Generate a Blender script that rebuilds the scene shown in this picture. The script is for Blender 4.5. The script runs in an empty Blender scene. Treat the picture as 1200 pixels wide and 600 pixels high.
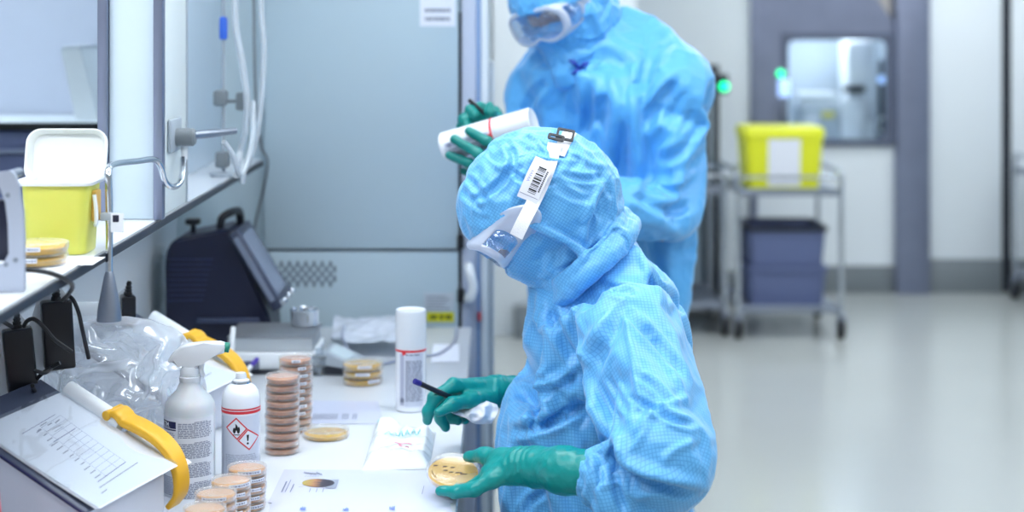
import bpy, bmesh, math, random
import numpy as np
from mathutils import Vector, Matrix, Quaternion

random.seed(7)
RNG = np.random.RandomState(11)
C = bpy.context.scene.collection
PI = math.pi
# the camera stands at the origin, CAM_H above the floor, looking along +Y
CAM_H, F, PX, PY = 1.6, 1900.0, 583.0, 27.0

def P(px, py, Y):
    s = F / Y
    return Vector(((px - PX) / s, Y, CAM_H - (py - PY) / s))

def PZ(px, py, z):
    s = (py - PY) / (CAM_H - z)
    return P(px, py, F / s)

# ------------------------------------------------------------------ materials
MATS = {}
def srgb(r, g, b):
    f = lambda c: (c / 255 / 12.92) if c / 255 <= .04045 else ((c / 255 + .055) / 1.055) ** 2.4
    return (f(r), f(g), f(b), 1)

def mat(name, col, rough=.5, metal=0, trans=0, ior=1.45, alpha=1, emit=None, estr=0, spec=None, sss=0, noise=0, nscale=20, coat=0, bump=0, bscale=60):
    if name in MATS: return MATS[name]
    m = bpy.data.materials.new(name); m.use_nodes = True
    nt = m.node_tree; b = nt.nodes['Principled BSDF']
    c = srgb(*col)
    b.inputs['Base Color'].default_value = c
    b.inputs['Roughness'].default_value = rough
    b.inputs['Metallic'].default_value = metal
    b.inputs['Transmission Weight'].default_value = trans
    b.inputs['IOR'].default_value = ior
    b.inputs['Alpha'].default_value = alpha
    if coat: b.inputs['Coat Weight'].default_value = coat; b.inputs['Coat Roughness'].default_value = .08
    if spec is not None: b.inputs['Specular IOR Level'].default_value = spec
    if sss:
        b.inputs['Subsurface Weight'].default_value = sss
        b.inputs['Subsurface Scale'].default_value = .01
    if emit:
        b.inputs['Emission Color'].default_value = srgb(*emit); b.inputs['Emission Strength'].default_value = estr
    tc = nt.nodes.new('ShaderNodeTexCoord')
    n = nt.nodes.new('ShaderNodeTexNoise'); n.inputs['Scale'].default_value = nscale; n.inputs['Detail'].default_value = 4
    nt.links.new(tc.outputs['Object'], n.inputs['Vector'])
    mx = nt.nodes.new('ShaderNodeMix'); mx.data_type = 'RGBA'; mx.blend_type = 'MULTIPLY'
    mx.inputs['Factor'].default_value = noise or .03
    mx.inputs[6].default_value = c
    nt.links.new(n.outputs['Fac'], mx.inputs[7])
    nt.links.new(mx.outputs[2], b.inputs['Base Color'])
    if bump:
        n2 = nt.nodes.new('ShaderNodeTexNoise'); n2.inputs['Scale'].default_value = bscale; n2.inputs['Detail'].default_value = 5
        nt.links.new(tc.outputs['Object'], n2.inputs['Vector'])
        bp = nt.nodes.new('ShaderNodeBump'); bp.inputs['Strength'].default_value = bump; bp.inputs['Distance'].default_value = .01
        nt.links.new(n2.outputs['Fac'], bp.inputs['Height']); nt.links.new(bp.outputs['Normal'], b.inputs['Normal'])
    MATS[name] = m
    return m

# ------------------------------------------------------------------ object bookkeeping
def tag(o, label=None, cat=None, group=None, kind=None):
    if label: o['label'] = label
    if cat: o['category'] = cat
    if group: o['group'] = group
    if kind: o['kind'] = kind
    return o

def thing(name, label, cat, loc=(0, 0, 0), rotz=0, group=None):
    o = bpy.data.objects.new(name, None); C.objects.link(o)
    o.location = loc; o.rotation_euler = (0, 0, rotz); o.empty_display_size = .05
    return tag(o, label, cat, group)

def dup(root, loc=None, rotz=None, label=None, group=None):
    def rec(o, par):
        c = o.copy(); C.objects.link(c)
        if par is not None: c.parent = par
        for ch in list(o.children): rec(ch, c)
        return c
    r = rec(root, None)
    if loc is not None: r.location = loc
    if rotz is not None: r.rotation_euler = (0, 0, rotz)
    if label: r['label'] = label
    if group: r['group'] = group
    return r

def link_mesh(name, me, m, parent=None, smooth=True, angle=None):
    o = bpy.data.objects.new(name, me); C.objects.link(o)
    if m is not None:
        for mm in (m if isinstance(m, (list, tuple)) else [m]): me.materials.append(mm)
    if smooth:
        me.polygons.foreach_set('use_smooth', [True] * len(me.polygons))
        if angle is not None: me.set_sharp_from_angle(angle=math.radians(angle))
    if parent is not None: o.parent = parent
    return o

def obj(name, bm, m, parent=None, angle=35, matrix=None):
    """one bmesh -> one object; its points are given in the parent's own space"""
    bmesh.ops.recalc_face_normals(bm, faces=bm.faces[:])
    if matrix is not None: bm.transform(matrix)
    me = bpy.data.meshes.new(name); bm.to_mesh(me); bm.free()
    return link_mesh(name, me, m, parent, True, angle)

def struct(name, bm, m, parent=None, label=None, cat=None, angle=35):
    o = obj(name, bm, m, parent, angle)
    if parent is None: tag(o, label, cat, None, 'structure')
    return o

# ------------------------------------------------------------------ bmesh shapes
def BM(): return bmesh.new()

def add_box(bm, lo, hi, bev=0, seg=2, mtx=None, mi=0):
    lo = Vector(lo); hi = Vector(hi)
    r = bmesh.ops.create_cube(bm, size=1)
    vs = r['verts']
    for v in vs:
        v.co = Vector(((lo[i] + hi[i]) / 2 + v.co[i] * (hi[i] - lo[i]) for i in range(3)))
    es = list({e for v in vs for e in v.link_edges})
    fs = list({f for v in vs for f in v.link_faces})
    for f in fs: f.material_index = mi
    if bev > 0:
        r = bmesh.ops.bevel(bm, geom=es, offset=bev, segments=seg, profile=.5, affect='EDGES')
        vs = list({v for f in r['faces'] for v in f.verts} | {v for v in vs if v.is_valid})
    if mtx is not None: bmesh.ops.transform(bm, matrix=mtx, verts=vs)
    return vs

def ring(c, u, v, r, n, ph=0):
    return [c + u * (r * math.cos(ph + 2 * PI * k / n)) + v * (r * math.sin(ph + 2 * PI * k / n)) for k in range(n)]

def add_rings(bm, rings, cap0=True, cap1=True, mi=0):
    n = len(rings[0]); V = [[bm.verts.new(p) for p in r] for r in rings]
    for a, b in zip(V, V[1:]):
        for k in range(n):
            f = bm.faces.new((a[k], a[(k + 1) % n], b[(k + 1) % n], b[k])); f.material_index = mi
    if cap0: bm.faces.new(V[0][::-1]).material_index = mi
    if cap1: bm.faces.new(V[-1]).material_index = mi
    return V

def add_lathe(bm, prof, n=40, axis=Vector((0, 0, 1)), org=Vector((0, 0, 0)), cap0=True, cap1=True, mi=0):
    """prof: list of (radius, height) along axis"""
    axis = Vector(axis).normalized(); org = Vector(org)
    u = axis.orthogonal().normalized(); v = axis.cross(u)
    return add_rings(bm, [ring(org + axis * h, u, v, max(r, 1e-5), n) for r, h in prof], cap0, cap1, mi)

def catmull(pts, sub=6):
    pts = [Vector(p) for p in pts]
    if len(pts) < 3: return pts
    q = [pts[0] * 2 - pts[1]] + pts + [pts[-1] * 2 - pts[-2]]
    out = []
    for i in range(1, len(q) - 2):
        a, b, c, d = q[i - 1:i + 3]
        for k in range(sub):
            t = k / sub
            out.append(.5 * ((2 * b) + (c - a) * t + (2 * a - 5 * b + 4 * c - d) * t * t + (3 * b - a - 3 * c + d) * t ** 3))
    out.append(pts[-1])
    return out

def add_tube(bm, pts, r, n=10, smooth=0, mi=0, cap=True):
    if smooth: pts = catmull(pts, smooth)
    pts = [Vector(p) for p in pts]
    rr = r if isinstance(r, (list, tuple)) else None
    rings = []; u = None
    for i, p in enumerate(pts):
        t = (pts[min(i + 1, len(pts) - 1)] - pts[max(i - 1, 0)]).normalized()
        if u is None: u = t.orthogonal().normalized()
        u = (u - t * u.dot(t)).normalized()
        v = t.cross(u)
        R = r if rr is None else float(np.interp(i / (len(pts) - 1), np.linspace(0, 1, len(rr)), rr))
        rings.append(ring(p, u, v, R, n))
    return add_rings(bm, rings, cap, cap, mi)

def add_prism(bm, poly, u, v, w, org, t, mi=0):
    """a flat outline (list of 2-D points in axes u, v) given the thickness t along w"""
    u, v, w, org = Vector(u), Vector(v), Vector(w), Vector(org)
    a = [bm.verts.new(org + u * x + v * y) for x, y in poly]
    b = [bm.verts.new(org + u * x + v * y + w * t) for x, y in poly]
    n = len(poly)
    bm.faces.new(a).material_index = mi; bm.faces.new(b[::-1]).material_index = mi
    for k in range(n):
        bm.faces.new((a[k], b[k], b[(k + 1) % n], a[(k + 1) % n])).material_index = mi

def round_rect(w, h, r, n=5):
    out = []
    for cx, cy, a0 in ((w / 2 - r, h / 2 - r, 0), (-w / 2 + r, h / 2 - r, PI / 2), (-w / 2 + r, -h / 2 + r, PI), (w / 2 - r, -h / 2 + r, 1.5 * PI)):
        for k in range(n + 1):
            a = a0 + PI / 2 * k / n
            out.append((cx + r * math.cos(a), cy + r * math.sin(a)))
    return out

def basis(u, v, w, o=(0, 0, 0)):
    m = Matrix((Vector(u), Vector(v), Vector(w))).transposed().to_4x4()
    m.translation = Vector(o)
    return m

# text as flat mesh: returns (verts list of (x, y), faces)
def text_geo(s, size=1.0, align='LEFT', bold=0):
    cu = bpy.data.curves.new('txt', 'FONT'); cu.body = s; cu.size = size; cu.align_x = align; cu.resolution_u = 2
    if bold: cu.offset = bold
    o = bpy.data.objects.new('txt', cu); C.objects.link(o)
    dg = bpy.context.evaluated_depsgraph_get()
    me = bpy.data.meshes.new_from_object(o.evaluated_get(dg))
    vs = [(v.co.x, v.co.y) for v in me.vertices]; fs = [tuple(p.vertices) for p in me.polygons]
    bpy.data.objects.remove(o); bpy.data.curves.remove(cu); bpy.data.meshes.remove(me)
    return vs, fs

def add_text(bm, s, size, fn, align='LEFT', mi=0, bold=0):
    vs, fs = text_geo(s, size, align, bold)
    V = [bm.verts.new(fn(x, y)) for x, y in vs]
    for f in fs:
        try: bm.faces.new([V[i] for i in f]).material_index = mi
        except ValueError: pass

def add_patch(bm, x0, y0, x1, y1, fn, nx=8, ny=1, mi=0):
    V = [[bm.verts.new(fn(x0 + (x1 - x0) * i / nx, y0 + (y1 - y0) * j / ny)) for i in range(nx + 1)] for j in range(ny + 1)]
    for j in range(ny):
        for i in range(nx):
            bm.faces.new((V[j][i], V[j][i + 1], V[j + 1][i + 1], V[j + 1][i])).material_index = mi

def add_poly(bm, pts, fn, mi=0, sub=4):
    """outline subdivided along its edges, laid through fn, filled as a fan of its centre"""
    q = []
    for a, b in zip(pts, pts[1:] + pts[:1]):
        for k in range(sub): q.append((a[0] + (b[0] - a[0]) * k / sub, a[1] + (b[1] - a[1]) * k / sub))
    cx = sum(p[0] for p in q) / len(q); cy = sum(p[1] for p in q) / len(q)
    V = [[bm.verts.new(fn(cx + (x - cx) * t, cy + (y - cy) * t)) for x, y in q] for t in (1, .75, .5, .25)]
    c = bm.verts.new(fn(cx, cy)); n = len(q)
    for a, b in zip(V, V[1:]):
        for k in range(n): bm.faces.new((a[k], a[(k + 1) % n], b[(k + 1) % n], b[k])).material_index = mi
    for k in range(n): bm.faces.new((V[-1][k], V[-1][(k + 1) % n], c)).material_index = mi

def add_line(bm, pts, w, fn, mi=0):
    """a pen stroke of width w through 2-D points"""
    for (x0, y0), (x1, y1) in zip(pts, pts[1:]):
        d = math.hypot(x1 - x0, y1 - y0) or 1e-9
        nx, ny = -(y1 - y0) / d * w / 2, (x1 - x0) / d * w / 2
        n = max(1, int(d / .006))
        for k in range(n):
            a, b = k / n, (k + 1) / n
            q = [(x0 + (x1 - x0) * a + nx, y0 + (y1 - y0) * a + ny), (x0 + (x1 - x0) * b + nx, y0 + (y1 - y0) * b + ny),
                 (x0 + (x1 - x0) * b - nx, y0 + (y1 - y0) * b - ny), (x0 + (x1 - x0) * a - nx, y0 + (y1 - y0) * a - ny)]
            bm.faces.new([bm.verts.new(fn(*p)) for p in q]).material_index = mi

# ------------------------------------------------------------------ distance-field bodies
class Field:
    """smooth union of tapered capsules; every one may be flattened and belongs to a region of the cloth pattern"""
    def __init__(self, h, k=.02):
        self.h, self.k, self.pr = h, k, []
    def cap(self, a, b, ra, rb=None, flat=None, k=None, reg=0, sub=False):
        self.pr.append((np.array(a, float), np.array(b, float), ra, ra if rb is None else rb, flat, self.k if k is None else k, reg, sub))
        return self
    def chain(self, pts, rs, **kw):
        for i in range(len(pts) - 1): self.cap(pts[i], pts[i + 1], rs[i], rs[i + 1], **kw)
        return self
    @staticmethod
    def dist(p, X, Y, Z):
        a, b, ra, rb, flat = p[:5]
        x, y, z = X - a[0], Y - a[1], Z - a[2]
        ax = b - a
        if flat is not None:
            w = np.array(flat[0], float); w /= np.linalg.norm(w); f = flat[1]
            g = 1 / f - 1
            d = x * w[0] + y * w[1] + z * w[2]
            x = x + w[0] * d * g; y = y + w[1] * d * g; z = z + w[2] * d * g
            ax = ax + w * ax.dot(w) * g
        L2 = max(ax.dot(ax), 1e-12)
        t = np.clip((x * ax[0] + y * ax[1] + z * ax[2]) / L2, 0, 1)
        d = np.sqrt((x - t * ax[0]) ** 2 + (y - t * ax[1]) ** 2 + (z - t * ax[2]) ** 2) - (ra + (rb - ra) * t)
        if flat is not None: d = d * min(1., .5 + .5 * flat[1])
        return d
    def grid(self):
        h = self.h
        lo = np.min([np.minimum(p[0], p[1]) - 1.3 * max(p[2], p[3]) * max(1, p[4][1] if p[4] else 1) for p in self.pr if not p[7]], axis=0) - 3 * h
        hi = np.max([np.maximum(p[0], p[1]) + 1.3 * max(p[2], p[3]) * max(1, p[4][1] if p[4] else 1) for p in self.pr if not p[7]], axis=0) + 3 * h
        n = np.ceil((hi - lo) / h).astype(int) + 1
        D = np.full(n, 1.0, np.float32)
        ax = [lo[i] + h * np.arange(n[i]) for i in range(3)]
        for p in self.pr:
            m = 1.25 * max(p[2], p[3]) * max(1, p[4][1] if p[4] else 1) + p[5] + 3 * h
            l = np.maximum(((np.minimum(p[0], p[1]) - m - lo) / h).astype(int), 0)
            u = np.minimum(((np.maximum(p[0], p[1]) + m - lo) / h).astype(int) + 2, n)
            if (u <= l).any(): continue
            sl = tuple(slice(l[i], u[i]) for i in range(3))
            d = self.dist(p, ax[0][sl[0]][:, None, None], ax[1][sl[1]][None, :, None], ax[2][sl[2]][None, None, :]).astype(np.float32)
            k = p[5]; o = D[sl]
            if p[7]:
                D[sl] = np.maximum(o, -d)
            else:
                e = np.maximum(k - np.abs(o - d), 0) / k
                D[sl] = np.minimum(o, d) - e * e * k * .25
        return D, lo
    def mesh(self, smooth=2):
        D, lo = self.grid()
        V, Fc = surface_nets(D, lo, self.h)
        if smooth: V = relax(V, Fc, smooth)
        return V, Fc
    def region(self, V):
        best = np.full(len(V), 1e9); reg = np.zeros(len(V), int)
        for p in self.pr:
            if p[7]: continue
            d = self.dist(p, V[:, 0], V[:, 1], V[:, 2]); m = d < best
            best[m] = d[m]; reg[m] = p[6]
        return reg

def surface_nets(D, lo, h):
    n = D.shape; cn = tuple(k - 1 for k in n)
    cnt = np.zeros(cn, np.int8); pos = np.zeros(cn + (3,), np.float32)
    S = D < 0
    for ax in range(3):
        o1, o2 = [i for i in range(3) if i != ax]
        for da in (0, 1):
            for db in (0, 1):
                sl0 = [None] * 3; sl1 = [None] * 3
                sl0[ax] = slice(0, n[ax] - 1); sl1[ax] = slice(1, n[ax])
                sl0[o1] = sl1[o1] = slice(da, da + cn[o1]); sl0[o2] = sl1[o2] = slice(db, db + cn[o2])
                a = D[tuple(sl0)]; b = D[tuple(sl1)]
                m = S[tuple(sl0)] != S[tuple(sl1)]
                idx = np.nonzero(m)
                t = a[idx] / (a[idx] - b[idx])
                cnt[idx] += 1
                q = np.zeros((len(t), 3), np.float32); q[:, ax] = t; q[:, o1] = da; q[:, o2] = db
                pos[idx] += q
    act = np.nonzero(cnt)
    ids = np.full(cn, -1, np.int64); ids[act] = np.arange(len(act[0]))
    V = (np.stack(act, 1) + pos[act] / cnt[act][:, None]) * h + lo
    Fs = []
    for ax in range(3):
        o1, o2 = (ax + 1) % 3, (ax + 2) % 3
        sl0 = [slice(1, k - 1) for k in n]; sl1 = [slice(1, k - 1) for k in n]
        sl0[ax] = slice(0, n[ax] - 1); sl1[ax] = slice(1, n[ax])
        m = S[tuple(sl0)] != S[tuple(sl1)]
        idx = np.array(np.nonzero(m)).T
        off = np.array([0 if i == ax else 1 for i in range(3)])
        g = idx + off
        neg = S[tuple(sl0)][tuple(idx.T)]
        e1 = np.zeros(3, int); e1[o1] = 1; e2 = np.zeros(3, int); e2[o2] = 1
        q = np.stack([ids[tuple((g - e1 - e2).T)], ids[tuple((g - e2).T)], ids[tuple(g.T)], ids[tuple((g - e1).T)]], 1)
        q[~neg] = q[~neg][:, ::-1]
        Fs.append(q)
    return V.astype(float), np.concatenate(Fs)

def edges_of(Fc):
    n = Fc.shape[1]
    e = np.concatenate([Fc[:, [i, (i + 1) % n]] for i in range(n)])
    e.sort(axis=1)
    return np.unique(e, axis=0)

def relax(V, Fc, it, lam=.5, E=None):
    E = edges_of(Fc) if E is None else E
    deg = np.bincount(E.ravel(), minlength=len(V)).astype(float)[:, None]
    for _ in range(it):
        for l in (lam, -lam * 1.04):
            s = np.zeros_like(V)
            for i in range(3):
                s[:, i] = np.bincount(E[:, 0], V[E[:, 1], i], len(V)) + np.bincount(E[:, 1], V[E[:, 0], i], len(V))
            V = V + l * (s / np.maximum(deg, 1) - V)
    return V

def vnormals(V, Fc):
    a, b, c, d = (V[Fc[:, i]] for i in range(4))
    fn = np.cross(c - a, d - b)
    N = np.zeros_like(V)
    for k in range(4):
        for i in range(3): N[:, i] += np.bincount(Fc[:, k], fn[:, i], len(V))
    return N / np.maximum(np.linalg.norm(N, axis=1, keepdims=True), 1e-12), fn

# value noise with gradients good enough for cloth
_perm = RNG.permutation(512); _perm = np.concatenate([_perm, _perm, _perm])
_grad = RNG.normal(size=(512, 3)); _grad /= np.linalg.norm(_grad, axis=1, keepdims=True)
def perlin(Q):
    I = np.floor(Q).astype(int); f = Q - I; I &= 511
    w = f * f * f * (f * (f * 6 - 15) + 10)
    r = 0
    for dx in (0, 1):
        for dy in (0, 1):
            for dz in (0, 1):
                hsh = _perm[_perm[_perm[(I[:, 0] + dx) & 511] + ((I[:, 1] + dy) & 511)] + ((I[:, 2] + dz) & 511)]
                g = _grad[hsh & 511]
                d = g[:, 0] * (f[:, 0] - dx) + g[:, 1] * (f[:, 1] - dy) + g[:, 2] * (f[:, 2] - dz)
                wt = (w[:, 0] if dx else 1 - w[:, 0]) * (w[:, 1] if dy else 1 - w[:, 1]) * (w[:, 2] if dz else 1 - w[:, 2])
                r = r + d * wt
    return r

def subdivide(V, Fc, uv=None):
    """one Catmull-Clark step on a closed quad mesh; pattern coordinates go straight across"""
    n, nf = len(V), len(Fc)
    he = np.stack([Fc, np.roll(Fc, -1, 1)], 2).reshape(-1, 2); key = np.sort(he, 1)
    E, inv = np.unique(key[:, 0] * n + key[:, 1], return_inverse=True); E = np.stack([E // n, E % n], 1); inv = inv.reshape(nf, 4); ne = len(E)
    fp = V[Fc].mean(1)
    cnt = np.bincount(inv.ravel(), minlength=ne).astype(float)
    ef = np.stack([np.bincount(inv.ravel(), np.repeat(fp[:, i], 4), ne) for i in range(3)], 1)
    em = V[E].mean(1)
    ep = np.where((cnt == 2)[:, None], (em * 2 + ef) / 4, em)
    val = np.maximum(np.bincount(Fc.ravel(), minlength=n), 1).astype(float)[:, None]
    vf = np.stack([np.bincount(Fc.ravel(), np.repeat(fp[:, i], 4), n) for i in range(3)], 1) / val
    ed = np.maximum(np.bincount(E.ravel(), minlength=n), 1).astype(float)[:, None]
    ve = np.stack([np.bincount(E.ravel(), np.repeat(em[:, i], 2), n) for i in range(3)], 1) / ed
    vp = (vf + 2 * ve + (val - 3) * V) / val
    V2 = np.concatenate([vp, ep, fp])
    e0 = n + inv; e3 = n + np.roll(inv, 1, 1); c = n + ne + np.arange(nf)[:, None].repeat(4, 1)
    F2 = np.stack([Fc, e0, c, e3], 2).reshape(-1, 4)
    if uv is None: return V2, F2, None
    um = (uv + np.roll(uv, -1, 1)) / 2; uc = uv.mean(1)[:, None, :].repeat(4, 1)
    return V2, F2, np.stack([uv, um, uc, np.roll(um, 1, 1)], 2).reshape(-1, 4, 2)

def mesh_from(name, V, Fc, uv=None):
    me = bpy.data.meshes.new(name)
    nf, n = Fc.shape
    me.vertices.add(len(V)); me.vertices.foreach_set('co', np.ascontiguousarray(V, np.float32).ravel())
    me.loops.add(nf * n); me.loops.foreach_set('vertex_index', np.ascontiguousarray(Fc, np.int32).ravel())
    me.polygons.add(nf); me.polygons.foreach_set('loop_start', np.arange(0, nf * n, n, dtype=np.int32))
    if uv is not None:
        l = me.uv_layers.new(name='UVMap'); l.data.foreach_set('uv', np.ascontiguousarray(uv, np.float32).ravel())
    me.update(calc_edges=True); me.validate()
    return me

def pattern_uv(V, Fc, reg, frames):
    """cloth pattern coordinates: box projection inside each region's own frame"""
    _, fn = vnormals(V, Fc)
    fr = reg[Fc[:, 0]]
    uv = np.zeros((len(Fc), Fc.shape[1], 2))
    for r in np.unique(fr):
        M = np.array(frames[r]); o, R = M[3], M[:3]      # rows: local axes, then origin
        m = fr == r
        L = (V[Fc[m]] - o) @ R.T
        n = np.abs(fn[m] @ R.T)
        ax = n.argmax(1)
        sel = np.array([[1, 2], [0, 2], [0, 1]])[ax]
        uv[m] = np.take_along_axis(L, sel[:, None, :].repeat(Fc.shape[1], 1), 2)
    return uv

def frame(z, o, hint=(0, 1, 0)):
    z = np.array(z, float); z /= np.linalg.norm(z); h = np.array(hint, float)
    x = np.cross(h, z); x /= np.linalg.norm(x); y = np.cross(z, x)
    return [list(x), list(y), list(z), list(o)]
# ================================================================== the room
M_wall = mat('wall_white', (222, 230, 236), .45, noise=.04, nscale=3)
M_wall2 = mat('wall_panel_pale', (222, 228, 233), .4, noise=.04, nscale=3)
M_white = mat('white_laminate', (213, 218, 225), .25, noise=.03, nscale=6)
M_plast = mat('white_plastic', (236, 240, 244), .35, noise=.03)
M_steel = mat('brushed_steel', (150, 158, 172), .38, metal=.9, noise=.15, nscale=14)
M_steelb = mat('steel_blue_grey', (140, 148, 172), .38, metal=.75, noise=.2, nscale=9)
M_chrome = mat('chrome', (215, 220, 226), .14, metal=1)
M_black = mat('black_rubber', (16, 18, 24), .5)
M_blackp = mat('black_plastic', (14, 17, 26), .32)
M_dark = mat('dark_strip', (28, 33, 44), .45)
M_grey = mat('grey_paint', (168, 178, 188), .4, noise=.05, nscale=4)
M_inc = mat('incubator_grey', (181, 200, 210), .42, noise=.05, nscale=3)
M_kick = mat('kick_grey', (120, 128, 134), .4, noise=.1)
M_glass = mat('glass', (235, 245, 250), .02, trans=1, ior=1.02, spec=.6)
M_yel = mat('yellow_plastic', (222, 226, 44), .38, noise=.03)
M_tub = mat('tub_blue_grey', (92, 104, 142), .45, noise=.06)
M_red = mat('red_plastic', (214, 52, 62), .4)
M_ink = mat('ink', (34, 38, 60), .6)
M_inkg = mat('ink_grey', (120, 126, 146), .7)
M_navy = mat('navy', (26, 30, 82), .4)
M_paper = mat('paper', (224, 228, 237), .65, noise=.02)
M_led = mat('green_led', (20, 220, 150), .3, emit=(0, 235, 150), estr=2.6)
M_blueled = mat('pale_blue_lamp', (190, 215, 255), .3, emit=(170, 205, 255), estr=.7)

# floor: poured grey-green resin with soft reflections
m = mat('resin_floor', (176, 181, 180), .2, noise=.1, nscale=1.3, bump=.02, bscale=3)
bm = BM(); add_box(bm, (-5, -1.6, -.1), (6, 10.6, 0)); struct('floor', bm, m)
bm = BM(); add_box(bm, (-5, -1.6, 2.8), (6, 10.6, 2.9)); struct('ceiling', bm, M_wall)
WY = 9.62
wx = lambda px: (px - PX) * WY / F
wz = lambda py: CAM_H - (py - PY) * WY / F
# far wall with the opening of the hatch window left free
hx0, hx1, hz0, hz1 = wx(921), wx(1040), wz(165), wz(45)
dx0, dx1, dx2 = wx(883), wx(1048), wx(1087)
bm = BM()
add_box(bm, (-5, WY, 0), (dx0, WY + .12, 2.8))
struct('wall_far', bm, M_wall)
bm = BM()
add_box(bm, (dx0, WY + .01, .16), (dx1, WY + .12, wz(168)))
struct('wall_far_low_panel', bm, M_wall)
# steel surround of the hatch, with a rounded opening
bm = BM()
outer = [(dx0, wz(168)), (dx1, wz(168)), (dx1, 2.8), (dx0, 2.8)]
inner = [((hx0 + hx1) / 2 + x, (hz0 + hz1) / 2 + y) for x, y in round_rect(hx1 - hx0, hz1 - hz0, .05, 6)]
def add_frame(bm, outer, inner, y, t, mi=0):
    """flat plate between a rectangle and a rounded opening"""
    cx = sum(p[0] for p in inner) / len(inner); cz = sum(p[1] for p in inner) / len(inner)
    x0 = min(p[0] for p in outer); x1 = max(p[0] for p in outer); z0 = min(p[1] for p in outer); z1 = max(p[1] for p in outer)
    ou = []
    for x, z in inner:
        dx, dz = x - cx, z - cz
        k = min(((x1 - cx) / dx if dx > 0 else (x0 - cx) / dx) if abs(dx) > 1e-9 else 1e9, ((z1 - cz) / dz if dz > 0 else (z0 - cz) / dz) if abs(dz) > 1e-9 else 1e9)
        ou.append((cx + dx * k, cz + dz * k))
    # snap the nearest ray to each corner
    for c in ((x0, z0), (x1, z0), (x1, z1), (x0, z1)):
        i = min(range(len(ou)), key=lambda j: (ou[j][0] - c[0]) ** 2 + (ou[j][1] - c[1]) ** 2); ou[i] = c
    n = len(inner); L = []
    for yy in (y, y + t):
        L.append(([bm.verts.new((x, yy, z)) for x, z in inner], [bm.verts.new((x, yy, z)) for x, z in ou]))
    for k in range(n):
        j = (k + 1) % n
        bm.faces.new((L[0][0][k], L[0][0][j], L[0][1][j], L[0][1][k])); bm.faces.new((L[1][0][k], L[1][1][k], L[1][1][j], L[1][0][j]))
        bm.faces.new((L[0][0][k], L[1][0][k], L[1][0][j], L[0][0][j])); bm.faces.new((L[0][1][k], L[0][1][j], L[1][1][j], L[1][1][k]))
add_frame(bm, outer, inner, WY - .01, .06)
win = struct('window_1', bm, M_steelb)
bm = BM(); add_frame(bm, [(hx0 - .03, hz0 - .03), (hx1 + .03, hz1 + .03)], [((hx0 + hx1) / 2 + x, (hz0 + hz1) / 2 + y) for x, y in round_rect(hx1 - hx0 - .02, hz1 - hz0 - .02, .045, 6)], WY - .016, .03)
obj('seal', bm, mat('hatch_seal', (88, 96, 116), .4), win)
bm = BM(); add_box(bm, (hx0 - .01, WY + .005, hz0 - .01), (hx1 + .01, WY + .011, hz1 + .01)); obj('pane', bm, M_glass, win)
bm = BM(); add_box(bm, (dx0 - .02, WY - .03, 0), (dx0 + .02, WY + .02, 2.8), .004); obj('jamb', bm, M_steelb, win)
# chamber behind the hatch
bm = BM()
for lo, hi in (((hx0 - .1, WY + .75, hz0 - .08), (hx1 + .1, WY + .78, hz1 + .1)), ((hx0 - .13, WY + .06, hz0 - .08), (hx0 - .1, WY + .78, hz1 + .1)),
               ((hx1 + .1, WY + .06, hz0 - .08), (hx1 + .13, WY + .78, hz1 + .1)), ((hx0 - .13, WY + .06, hz0 - .11), (hx1 + .13, WY + .78, hz0 - .03)),
               ((hx0 - .13, WY + .06, hz1 + .1), (hx1 + .13, WY + .78, hz1 + .13))):
    add_box(bm, lo, hi)
struct('wall_hatch_chamber', bm, M_grey)
bm = BM(); add_box(bm, (hx0 + .05, WY + .25, hz1 + .085), (hx1 - .05, WY + .5, hz1 + .098), .004)
o = obj('ceiling_light', bm, mat('hatch_fill_lamp', (255, 255, 255), emit=(240, 248, 255), estr=18)); tag(o, 'small unseen fill lamp added under the roof of the hatch chamber', 'lamp')  # hidden glowing panel, added to brighten the inside of the hatch
# steel post right of the hatch, white door panel, dark gap, next panel
bm = BM(); add_box(bm, (dx1, WY - .06, 0), (dx2, WY + .12, 2.8), .006); struct('trim_1', bm, M_steelb)
bm = BM(); add_box(bm, (dx2, WY, .2), (wx(1174), WY + .12, 2.8), .003); struct('door_1', bm, M_wall)
bm = BM(); add_box(bm, (wx(1174), WY + .02, 0), (wx(1186), WY + .12, 2.8)); struct('trim_2', bm, M_dark)
bm = BM(); add_box(bm, (wx(1186), WY, .2), (5.9, WY + .12, 2.8), .003); struct('door_2', bm, M_wall)
bm = BM(); add_box(bm, (dx2, WY - .012, 0), (wx(1174), WY + .12, .2), .003); add_box(bm, (wx(1186), WY - .012, 0), (5.9, WY + .12, .2), .003)
struct('baseboard_far', bm, M_kick)
bm = BM(); add_box(bm, (dx0 + .02, WY - .005, 0), (dx1, WY + .12, .16), .003); struct('baseboard_hatch', bm, M_kick)
bm = BM(); add_box(bm, (-5, WY - .012, 0), (dx0 - .02, WY, .13), .003); struct('baseboard_left', bm, M_kick)
bm = BM(); add_box(bm, (5.9, -1.6, 0), (6.02, WY + .12, 2.8)); struct('wall_right', bm, M_wall)
bm = BM(); add_box(bm, (-5.02, -1.6, 0), (-4.9, 10.6, 2.8)); struct('wall_left', bm, M_wall)
# white pilaster between incubator and carts
pz = lambda px, Y: (px - PX) * Y / F
bm = BM(); add_box(bm, (pz(577, 8.3), 8.3, 0), (pz(745, 8.3), WY + .005, 2.8), .01); struct('wall_pilaster', bm, M_wall)
bm = BM(); add_box(bm, (pz(602, 8.3), 8.22, 0), (pz(650, 8.3), 8.298, .16), .006); struct('trim_3', bm, M_kick)

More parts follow.
